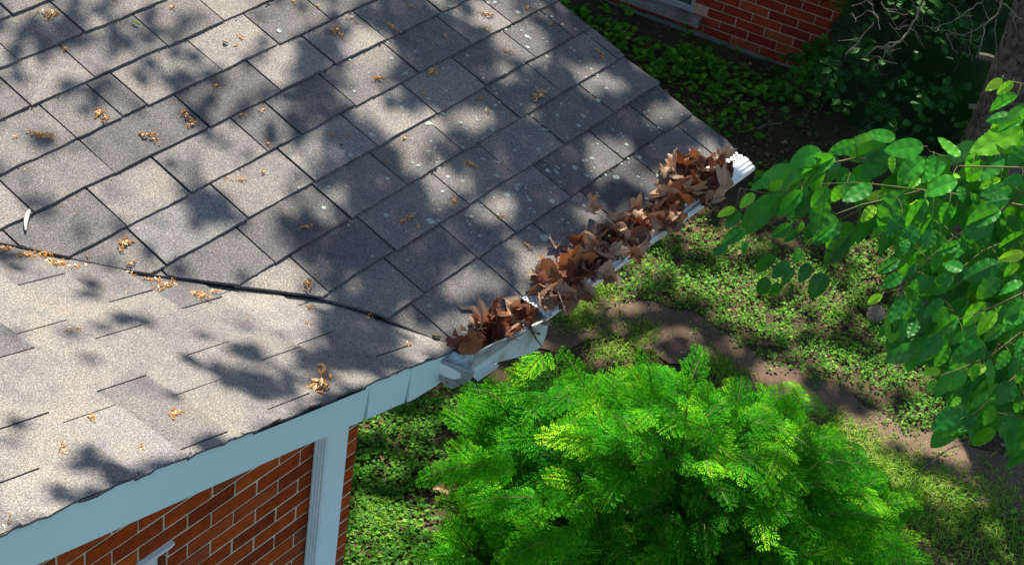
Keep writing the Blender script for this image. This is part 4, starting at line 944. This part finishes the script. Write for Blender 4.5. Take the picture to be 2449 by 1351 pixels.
# low clover-like cover
P, px = scatter(90000); off = path_dist(P); g = fieldv(px, G_GREEN)
pr = np.clip(g * .8, 0, .85) * np.clip((off - .08) / .16, 0, 1) * clear(P) + .015; k = rng.random(len(P)) < pr; P1 = P[k]
mb = MB(); plants(P1, rng.uniform(.011, .022, len(P1)), 7, .04, .56, mb, 1.6)
P, px = scatter(46000); g = fieldv(px, G_MOSS); out_ = (px[:, 0] > 2050) & (px[:, 1] > 1120)
k = (rng.random(len(P)) < np.clip(g * .8 + .35 * out_, 0, .8)) & clear(P) & (path_dist(P) > .15); P1 = P[k]
plants(P1, rng.uniform(.012, .026, len(P1)), 5, .03, .48, mb, 1.4)
P = np.stack([rng.uniform(0, 2.8, 13000), rng.uniform(-.3, 2.8, 13000)], 1); px = proj(np.column_stack([P, np.full(len(P), GZ)])); g = fieldv(px, G_MOSS)
P1 = P[(rng.random(len(P)) < np.clip(g * .9, 0, .8)) & clear(P) & (P[:, 0] > .1)]
plants(P1, rng.uniform(.012, .03, len(P1)), 5, .03, .5, mb, 1.4)
tag(mb.build('ground_cover', M['cover']), 'small round-leaved green weeds covering the soil', kind='stuff')
P, px = scatter(20000, (3.5, 9), (-.5, 7)); g = fieldv(px, G_WEED)
k = (rng.random(len(P)) < np.clip(g * .42, 0, .5)) & clear(P) & (((P - A2[:2]) @ nN[:2] > .38) | (rng.random(len(P)) < .06)); P1 = P[k]
mb = MB(); plants(P1, rng.uniform(.035, .07, len(P1)), 5, .09, .5, mb, .9)
nr = (px[:, 0] > 1820) & (px[:, 0] < 2080) & (px[:, 1] > 130) & (px[:, 1] < 270); P2 = P[nr & (px[:, 0] > 1900) & (px[:, 1] > 190) & (rng.random(len(P)) < .3) & clear(P)]
plants(P2, rng.uniform(.06, .1, len(P2)), 6, .25, .35, mb, 1.2)
tag(mb.build('broad_leaved_weeds', M['cover']), 'broad-leaved green weeds along the foot of the dark red brick wall', kind='stuff')
# grass tufts
TU = [((2070, 1080), .26, 520), ((2150, 1130), .20, 380), ((2030, 1040), .14, 220), ((2230, 1160), .22, 320), ((1340, 735), .15, 330), ((1380, 760), .18, 380), ((1480, 850), .2, 300), ((1740, 905), .12, 240), ((1710, 880), .12, 160), ((2300, 1230), .3, 420), ((2400, 1290), .3, 420), ((2380, 1180), .25, 280), ((1890, 1010), .12, 160), ((900, 1240), .14, 260), ((2200, 1260), .25, 320), ((1420, 700), .14, 180), ((1540, 800), .12, 120), ((1720, 1000), .12, 130), ((1980, 1000), .1, 120)]
mb = MB()
for p, r, n in TU:
    n = int(n * 1.7); c = ground(p); P = c[:2] + rng.normal(0, r * .5, (n, 2)); a = rng.uniform(0, 6.283, n); ln = rng.uniform(.025, .065, n); lean = rng.uniform(.2, 1.1, n)
    B = np.stack([P[:, 0], P[:, 1], gheight(P[:, 0], P[:, 1])], 1); d = np.stack([np.cos(a) * np.sin(lean), np.sin(a) * np.sin(lean), np.cos(lean)], 1)
    Ml = B + d * (ln * .55)[:, None]; Tp = B + d * ln[:, None] + np.stack([np.cos(a), np.sin(a), -.6 * np.ones(n)], 1) * (ln * .28)[:, None]
    s_ = np.stack([-np.sin(a), np.cos(a), np.zeros(n)], 1) * .0022
    V = np.stack([B - s_, B + s_, Ml + s_, Ml - s_, Tp], 1).reshape(-1, 3); I = np.arange(n)[:, None] * 5
    tn = np.clip(rng.normal(.62, .22, n), 0, 1)
    mb.add(V, I + np.array([[0, 1, 2, 3]]), 0, tn); mb.f.setdefault(3, []).append((I + np.array([[3, 2, 4]]) + mb.n - len(V), np.zeros(n, int), tn))
tag(mb.build('grass', M['grass']), 'yellow-green grass tufts beside the dirt path', kind='stuff')
# litter
P, px = scatter(90000); g = fieldv(px, G_LIT); gm = fieldv(px, G_MOSS)
k = (rng.random(len(P)) < np.clip(g * .45 + gm * .16 + .016, 0, .62)) & clear(P) & ((path_dist(P) > .16) | (rng.random(len(P)) < .15)); P1 = P[k]; n = len(P1)
a = rng.uniform(0, 6.283, n); D = np.stack([np.cos(a), np.sin(a), rng.normal(0, .35, n)], 1); U = np.array([0, 0, 1.]) + rng.normal(0, .6, (n, 3))
mb = MB(); inst(mb, kite * np.array([.9, 1, 2.2]), KF, np.stack([P1[:, 0], P1[:, 1], gheight(P1[:, 0], P1[:, 1]) + .006 + rng.uniform(0, .012, n)], 1), frames(D, U), rng.uniform(.015, .05, n) , np.clip(rng.beta(1.6, 3, n), 0, 1))
n = 2600; P1 = np.stack([rng.uniform(0, 6, n), rng.uniform(-1.6, 3, n)], 1); a = rng.uniform(0, 6.28, n)
inst(mb, kite, KF, np.stack([P1[:, 0], P1[:, 1], gheight(P1[:, 0], P1[:, 1]) + .009], 1), frames(np.stack([np.cos(a), np.sin(a), 0 * a], 1), np.array([0, 0, 1.]) + rng.normal(0, .3, (n, 3))), rng.uniform(.006, .014, n), rng.uniform(.7, 1, n))
tag(mb.build('leaf_litter', M['litter']), 'brown fallen leaf litter on the shaded ground', kind='stuff')

# ------------------------------------------------------------------ sticks, stone, single fallen leaves
def stick(pts, r, label, m='dead', z=None, grp=None):
    mb = MB(); P = [ground(p) if z is None else ground(p, z[i]) for i, p in enumerate(pts)]
    P = [p + (0, 0, r + .012) for p in P]; t = np.linspace(0, len(P) - 1, len(P) * 3); P = np.array(P)
    Q = np.stack([np.interp(t, np.arange(len(P)), P[:, i]) for i in range(3)], 1) + rng.normal(0, .004, (len(t), 3))
    mb.tube(Q, np.linspace(r, r * .4, len(t)), 6); o = mb.build('stick', M[m], origin=Q[0]); tag(o, label, 'stick', grp)
stick([(1807, 315), (1840, 305), (1870, 300)], .010, 'short pale stick lying in the brown leaf litter behind the roof corner')
stick([(1790, 555), (1815, 548), (1845, 538)], .008, 'pale stick on sunlit litter under the low leafy bough')
stick([(2395, 1022), (2340, 1048), (2262, 1080), (2215, 1120), (2178, 1165), (2160, 1215)], .006, 'long thin dark stick curving from the dirt path towards the bright green shrub', 'bark', [-2.3, -2.25, -2.2, -2.15, -2.15, -2.2])
stick([(2006, 885), (2012, 915), (2014, 940)], .005, 'thin grey stick standing out of weeds above the dirt path')
stick([(2449, 1100), (2430, 1085), (2390, 1072)], .016, 'thick brown stick at the right edge of the dirt path')
mb = MB(); nu, nv = 10, 7; V = []
c = ground((2090, 765)) + (0, 0, .04)
for i in range(nu):
    for j in range(nv):
        a, e = 2 * math.pi * i / nu, math.pi * (j / (nv - 1) - .5); q = 1 + rng.normal(0, .07)
        V.append([.065 * math.cos(a) * math.cos(e) * q, .05 * math.sin(a) * math.cos(e) * q, .055 * math.sin(e) * q])
mb.add(V, [[i * nv + j, ((i + 1) % nu) * nv + j, ((i + 1) % nu) * nv + j + 1, i * nv + j + 1] for i in range(nu) for j in range(nv - 1)])
o = mb.build('stone', M['stone']); o.location = tuple(c); tag(o, 'brown fist-sized stone half hidden in weeds by the leafy bough', 'stone')

# ------------------------------------------------------------------ dry leaves
def maple(seed, crumple=.5, lobes=True):
    r = np.random.default_rng(seed); n = 60; t = np.linspace(0, 2 * np.pi, n, endpoint=False)
    if lobes:
        R = .56 + .32 * np.abs(np.cos(2.5 * (t - np.pi / 2))) ** 1.8 * (1 + .12 * np.sin(t)) + .08 * (np.abs(((t * 15 / (2 * np.pi)) % 1) - .5) - .25) * 2 + r.normal(0, .03, n)
        R *= 1 - .45 * np.exp(-((t - 1.5 * np.pi) / .3) ** 2)
    else:
        R = 1 / np.sqrt((np.sin(t) / 1.0) ** 2 + (np.cos(t) / .72) ** 2) * (1 + .07 * np.abs(np.sin(t * 6 + seed)) + .12 * np.sin(t * 3 + seed)) + r.normal(0, .03, n)
    rings = [0.0, .35, .7, 1.0]; V = [[0, 0, 0]]
    for q in rings[1:]:
        V += list(np.stack([q * R * np.cos(t), q * R * np.sin(t), np.zeros(n)], 1))
    V = np.array(V); ax = r.uniform(0, np.pi, 3); kz = r.uniform(.8, 2.2, 3)
    z = np.zeros(len(V))
    for a, k in zip(ax, kz): z += crumple * .28 * np.sin((V[:, 0] * math.cos(a) + V[:, 1] * math.sin(a)) * k * 2.2 + r.uniform(0, 6))
    ang = np.arctan2(V[:, 1], V[:, 0]); z += crumple * .14 * np.hypot(V[:, 0], V[:, 1]) * np.sin(ang * 5 + r.uniform(0, 6)) + r.normal(0, .018 * crumple, len(V))
    # roll the blade around an axis
    a = r.uniform(0, np.pi); u = V[:, 0] * math.cos(a) + V[:, 1] * math.sin(a); v = -V[:, 0] * math.sin(a) + V[:, 1] * math.cos(a)
    k = crumple * r.uniform(.9, 2.3); uu = np.sin(u * k) / k; zz = z + (1 - np.cos(u * k)) / k * (1 if r.random() < .7 else -1)
    V = np.stack([uu * math.cos(a) - v * math.sin(a), uu * math.sin(a) + v * math.cos(a), zz - z[0]], 1)
    F4 = []; F3 = [[0, 1 + i, 1 + (i + 1) % n] for i in range(n)]
    for q in range(2):
        o1, o2 = 1 + q * n, 1 + (q + 1) * n; F4 += [[o1 + i, o2 + i, o2 + (i + 1) % n, o1 + (i + 1) % n] for i in range(n)]
    mb = MB(); tn = r.uniform(.2, .9); mb.add(V, F3, 0, tn); mb.f[4] = [(np.array(F4), np.zeros(len(F4), int), np.clip(tn + r.normal(0, .1, len(F4)), 0, 1))]
    s0 = V[1 + 2 * n + int(.75 * n)] * .55
    st = np.array([s0, s0 + (0.02, -.35, .06), s0 + (.05, -.85, .02)]); mb.tube(st, [.022, .018, .014], 4, 0, .8)
    return mb
protos = []
for i in range(22):
    mbx = maple(100 + i, [.45, .7, .9, 1.15][i % 4], i % 3 == 0)
    o = mbx.build('dry_leaf', DRY[[0, 1, 4, 2, 3, 4, 2, 1, 2, 4, 1][i % 11]], smooth=False); protos.append(o)
used = set()
def surf(p):
    """height of what carries a leaf at x,y"""
    if p[1] > -.004: return roofA(p[0], p[1]) if p[0] > vx(p[1]) else zB(p[0]) + .006
    if p[0] < .37: return -.055
    return .013 if p[1] > -.07 else .004
def leaf_at(px, h, size, pi, rot=None, label=None, grp=None, tilt=.6, name='dry_leaf'):
    P = hit(px, (0, 0, 1), .02)
    for _ in range(3):
        zz = surf(P) + h; P = hit(px, (0, 0, 1), zz)
    src = protos[pi]
    if pi in used: o = src.copy(); COL.objects.link(o)
    else: o = src; used.add(pi)
    o.location = tuple(P); o.scale = (size,) * 3
    o.rotation_euler = rot if rot is not None else (rng.normal(0, tilt), rng.normal(0, tilt), rng.uniform(0, 6.28))
    tag(o, label, 'dry leaf', grp); return o
GA = 'dry leaves heaped along the gutter'
PI = [([(1565, 405), (1640, 372), (1745, 372), (1764, 430), (1710, 475), (1650, 512), (1610, 540), (1545, 510), (1560, 470), (1610, 440)], 92, 'crumpled brown dry leaf in the heap at the far end of the gutter', GA + ' end'),
      ([(1375, 565), (1440, 535), (1540, 505), (1620, 505), (1610, 540), (1555, 580), (1520, 615), (1470, 645), (1420, 605), (1370, 600)], 75, 'crumpled brown dry leaf in the middle heap on the white leaf guard', GA + ' middle'),
      ([(1290, 660), (1340, 625), (1390, 605), (1470, 605), (1455, 660), (1405, 698), (1345, 738), (1290, 712)], 52, 'curled brown dry leaf in the heap between perforated guard and middle heap', GA + ' near middle'),
      ([(1090, 832), (1110, 785), (1140, 765), (1180, 745), (1240, 722), (1285, 722), (1265, 760), (1220, 792), (1150, 830), (1110, 842)], 62, 'reddish dry leaf packed in the open gutter end by the splash guard', GA + ' open end')]
WHITE = [(1575, 558, 24, 16), (1480, 620, 18, 12), (1660, 500, 22, 14), (1290, 742, 20, 16), (1420, 675, 20, 10), (1350, 718, 12, 8), (1775, 400, 20, 20)]
for poly, n, lab, grp in PI:
    xs, ys = zip(*poly); c = 0
    while c < n:
        p = (rng.uniform(min(xs), max(xs)), rng.uniform(min(ys), max(ys)))
        if not inpoly(p, poly): continue
        if any(((p[0] - x) / a) ** 2 + ((p[1] - y) / b) ** 2 < 2.6 for x, y, a, b in WHITE): continue
        open_end = 'open end' in grp
        pi = rng.choice([1, 4, 7, 10, 12, 15, 18, 21, 3]) if open_end else rng.integers(22)
        hmax = .075 if open_end else .05
        h_ = rng.uniform(.0, hmax) + .008; leaf_at(p, h_ + .004, .026 + .026 * rng.random() if h_ > .02 else .018, pi, None, lab, grp, .75); c += 1
BIG = [((1410, 500), .055, 6, (.5, -.3, .4), 'large tan curled maple leaf standing on the shingles above the middle heap', .03),
       ((1395, 575), .044, 17, (.3, .5, 2.2), 'tan torn leaf just below the large tan curled leaf', .02),
       ((1302, 668), .045, 6, (-.5, .4, 1.1), 'pale yellow-tan curled leaf at the near edge of its heap', .03),
       ((1385, 650), .055, 4, (.4, .2, .9), 'large flat orange-brown leaf on top of the near middle heap', .045),
       ((1375, 620), .050, 4, (.9, .1, 2.9), 'upright orange-brown leaf leaning on the shingle edge', .04),
       ((1322, 632), .036, 15, (.3, .9, 1.9), 'reddish oval leaf flat on the shingles by the pale curled leaf', .02),
       ((1618, 472), .036, 15, (.2, .3, 1.1), 'orange maple leaf on top of the heap nearest the roof edge', .05),
       ((1230, 745), .052, 17, (.5, .1, .2), 'broad brown leaf arched over the open gutter end', .07),
       ((1142, 785), .040, 4, (.9, .3, 1.2), 'orange curled leaf leaning out of the open gutter end', .06),
       ((1185, 735), .042, 1, (1.2, .2, .5), 'thin brown leaf standing upright against the shingles', .05),
       ((1660, 378), .036, 4, (.8, .4, 2.5), 'rust-brown leaf standing above the far heap', .05),
       ((1725, 380), .036, 3, (.5, .2, .5), 'rust-red leaf beside the last white guard end', .05),
       ((1330, 590), .028, 3, (.3, .2, 2.5), 'small curled brown leaf on the shingles by the round lichen', .01),
       ((1355, 596), .026, 0, (.3, .2, .5), 'small dark leaf lying on the last shingle row', .01)]
for p, s, pi, r, lab, h in BIG: leaf_at(p, h, s, pi, r, lab)
def gleaf(px, s, pi, lab):
    src = protos[pi]; o = src.copy(); COL.objects.link(o); o.location = tuple(ground(px) + (0, 0, .045)); o.scale = (s,) * 3; o.rotation_euler = (.2, -.2, 1.1); tag(o, lab, 'dry leaf')
gleaf((1085, 1160), .07, 6, 'pale tan dry leaf on the ground under the green yew spray')
gleaf((1055, 1185), .04, 17, 'small brown dry leaf on the ground below the pale tan one')
for i, o in enumerate(protos):
    if i not in used: bpy.data.objects.remove(o)

# ------------------------------------------------------------------ tree-flower debris on the roof
def tuft(seed, n=14, pale=.12):
    r = np.random.default_rng(seed); mb = MB()
    for i in range(n):
        c = r.normal(0, .45, 3) * np.array([1, .55, .0]); a = r.uniform(0, 6.28); L = r.uniform(.25, .6); k = r.normal(0, .8)
        P = [c + np.array([math.cos(a + k * s) * L * s, math.sin(a + k * s) * L * s, .05 + .14 * math.sin(s * 3.1) + .05 * (i % 4)]) for s in (0, .33, .66, 1)]
        mb.tube(P, [.03, .06, .07, .03], 4, 0, np.clip(r.normal(.5, .2), 0, .85))
    for i in range(int(n * pale) + 1):
        c = r.normal(0, .3, 2); a = r.uniform(0, 6.28); V = np.array([[-.5, 0, 0], [0, -.2, .06], [.5, 0, .02], [0, .2, .06]]) * .5
        R = np.array([[math.cos(a), -math.sin(a), 0], [math.sin(a), math.cos(a), 0], [0, 0, 1]]); mb.add(V @ R.T + (*c, .28), [[0, 1, 2, 3]], 0, .97)
    return mb
TF = [tuft(i, nn).build('flower_tuft', M['seed']) for i, nn in enumerate((8, 12, 16, 22, 6))]; tused = set()
def tuft_at(px, s, k, lab, grp=None, ang=None):
    A_ = hit(px, (0, -TH, 1), .016); onB2 = A_[0] < vx(A_[1])
    P = hit(px, (.3, 0, 1), .031) if onB2 else np.array([A_[0], A_[1], 0])
    if not onB2: P = hit(px, (0, 0, 1), roofA(A_[0], A_[1]) + .001)
    src = TF[k]
    if k in tused: o = src.copy(); COL.objects.link(o)
    else: o = src; tused.add(k)
    s = s * 1.35; o.location = tuple(P); o.scale = (s, s, s)
    e = (math.atan(TH), 0) if not onB2 else (0, math.atan(.3)); o.rotation_euler = (e[0], e[1], rng.uniform(0, 6.28) if ang is None else ang)
    tag(o, lab, 'flower debris', grp)
TL = 'small tuft of orange-brown dry tree flowers lying on the grey shingles'; TG = 'dry flower tufts scattered over the roof'
for px, s in (((100, 33), .022), ((125, 38), .024), ((155, 118), .014), ((240, 272), .022), ((252, 285), .018), ((90, 325), .022), ((112, 328), .022), ((35, 330), .012), ((350, 328), .026), ((370, 338), .018), ((445, 280), .022), ((455, 300), .016), ((840, 48), .020), ((800, 75), .024), ((812, 82), .018), ((905, 190), .018), ((937, 68), .022), ((1165, 38), .022), ((1162, 72), .018), ((1213, 125), .018), ((1035, 172), .024), ((295, 583), .022), ((738, 545), .02), ((968, 332), .014), ((1125, 395), .018), ((735, 682), .026), ((732, 742), .020), ((738, 785), .016), ((655, 692), .022), ((608, 688), .014), ((220, 1000), .018), ((415, 992), .018), ((150, 1080), .020), ((335, 1075), .014), ((172, 790), .018), ((590, 766), .010), ((12, 1255), .022), ((545, 428), .012), ((577, 432), .012), ((630, 412), .012), ((628, 265), .018), ((578, 277), .018), ((1160, 268), .014), ((1430, 125), .018), ((1440, 140), .016), ((412, 18), .014), ((1195, 520), .02), ((1262, 590), .016), ((1088, 480), .014), ((795, 320), .012), ((830, 322), .012), ((980, 520), .016), ((965, 530), .014), ((1150, 238), .012), ((1065, 90), .012), ((880, 765), .018), ((45, 150), .008), ((270, 12), .01), ((640, 345), .010), ((515, 205), .010), ((180, 513), .010), ((1345, 60), .010), ((1000, 545), .012), ((1010, 225), .010), ((930, 390), .01), ((1315, 60), .012), ((760, 15), .012), ((575, 90), .012), ((700, 5), .012), ((60, 410), .010), ((565, 110), .01), ((1100, 20), .012), ((1260, 20), .012), ((1500, 92), .01), ((1560, 352), .010), ((980, 15), .014)):
    tuft_at(px, s, rng.integers(5), TL, TG)
VL = 'clump of orange-brown dry tree flowers and pale seeds caught along the roof valley'; VG = 'flower debris caught in the valley'
for px, s in (((5, 600), .024), ((20, 590), .018), ((62, 590), .022), ((62, 612), .022), ((85, 600), .026), ((100, 612), .024), ((120, 628), .024), ((140, 632), .018), ((160, 636), .020), ((178, 640), .018), ((205, 632), .022), ((225, 630), .014), ((300, 650), .020), ((315, 632), .016), ((310, 655), .016), ((370, 672), .018), ((375, 692), .018), ((395, 685), .020), ((415, 680), .016), ((350, 668), .012), ((462, 705), .018), ((480, 712), .022), ((505, 702), .018), ((640, 712), .014), ((690, 722), .010), ((305, 700), .012)):
    tuft_at(px, s, rng.integers(4), VL, VG)
tuft_at((765, 925), .042, 3, 'largest orange tuft of dry tree flowers, on the gable roof near its front edge')
tuft_at((1285, 232), .03, 2, 'long flat smear of brown dry flowers on the shaded shingles')
tuft_at((970, 824), .018, 0, 'orange flower tuft with pale seed wings just above the rake edge')
# single seeds
def slug(name, p0, p1, wd, m, label, cat, lift=.006):
    a = hit(p0, (0, -TH, 1), .016 + lift); b = hit(p1, (0, -TH, 1), .016 + lift); mb = MB(); n = 9; t = np.linspace(0, 1, n)
    dirv = b - a; sd = np.cross(dirv, [0, 0, 1.]); sd /= np.linalg.norm(sd); P = a + dirv * t[:, None]; P[:, 2] += .004 * np.sin(t * 3.1); P += sd * (.003 * np.sin(t * 3.1))[:, None]
    w_ = wd * np.sin(np.pi * (.12 + .8 * t)) ** .6 * (1 - .35 * t)
    V = np.concatenate([P - sd * w_[:, None], P + np.array([0, 0, .0025]), P + sd * w_[:, None], P - np.array([0, 0, .002])]); F = []
    for q in range(4): F += [[q * n + i, q * n + i + 1, ((q + 1) % 4) * n + i + 1, ((q + 1) % 4) * n + i] for i in range(n - 1)]
    mb.add(V - a, F, 0, .8); o = mb.build(name, m, smooth=True); o.location = tuple(a); tag(o, label, cat)
slug('seed_wing', (70, 502), (61, 551), .0085, M['pale'], 'large white curved seed wing on the shingles left of the valley', 'seed')
slug('green_leaf_bit', (317, 50), (334, 60), .006, M['grass'], 'small bright green leaf fragment on the upper left shingles', 'leaf')
slug('catkin', (533, 98), (546, 104), .009, M['litter'], 'small dark knobbly catkin on sunlit shingle near the top', 'catkin')
slug('seed_wing', (973, 818), (986, 830), .004, M['pale'], 'tiny pale seed wing beside orange tuft near the gutter end', 'seed')
slug('moss_tuft', (1034, 800), (1054, 806), .009, M['moss'], 'olive brown moss tuft on shingles above the open gutter end', 'moss')
slug('moss_tuft', (820, 348), (815, 350), .006, M['moss'], 'small yellowish moss tuft at a shingle joint', 'moss')
# withered vine on the last shingle row and dangling stalk on the gutter
mb = MB(); P = np.array([hit(p, (0, -TH, 1), .024) for p in ((1083, 715), (1095, 728), (1105, 738), (1125, 738), (1140, 742), (1160, 745), (1172, 752))]); mb.tube(P, [.002, .003, .006, .0045, .006, .007, .003], 5, 0, .9)
o = mb.build('dry_twig', M['dead'], origin=P[0]); tag(o, 'pale withered twig on shingles above the open gutter end', 'twig')
mb = MB(); P = np.array([hit(p, (0, 1, 0), -.112) for p in ((1228, 768), (1250, 770), (1268, 782), (1274, 795), (1285, 815), (1296, 828))]); mb.tube(P, [.0025, .005, .0075, .004, .0022, .002], 5, 0, .2)
P2 = np.array([hit(p, (0, 1, 0), -.114) for p in ((1268, 788), (1278, 795), (1290, 798))]); mb.tube(P2, [.002, .002, .004], 5)
o = mb.build('dry_stalk', M['bark'], origin=P[0]); tag(o, 'dark stalk hanging over the front edge of the gutter', 'stalk')
for k, o in enumerate(TF):
    if k not in tused: bpy.data.objects.remove(o)
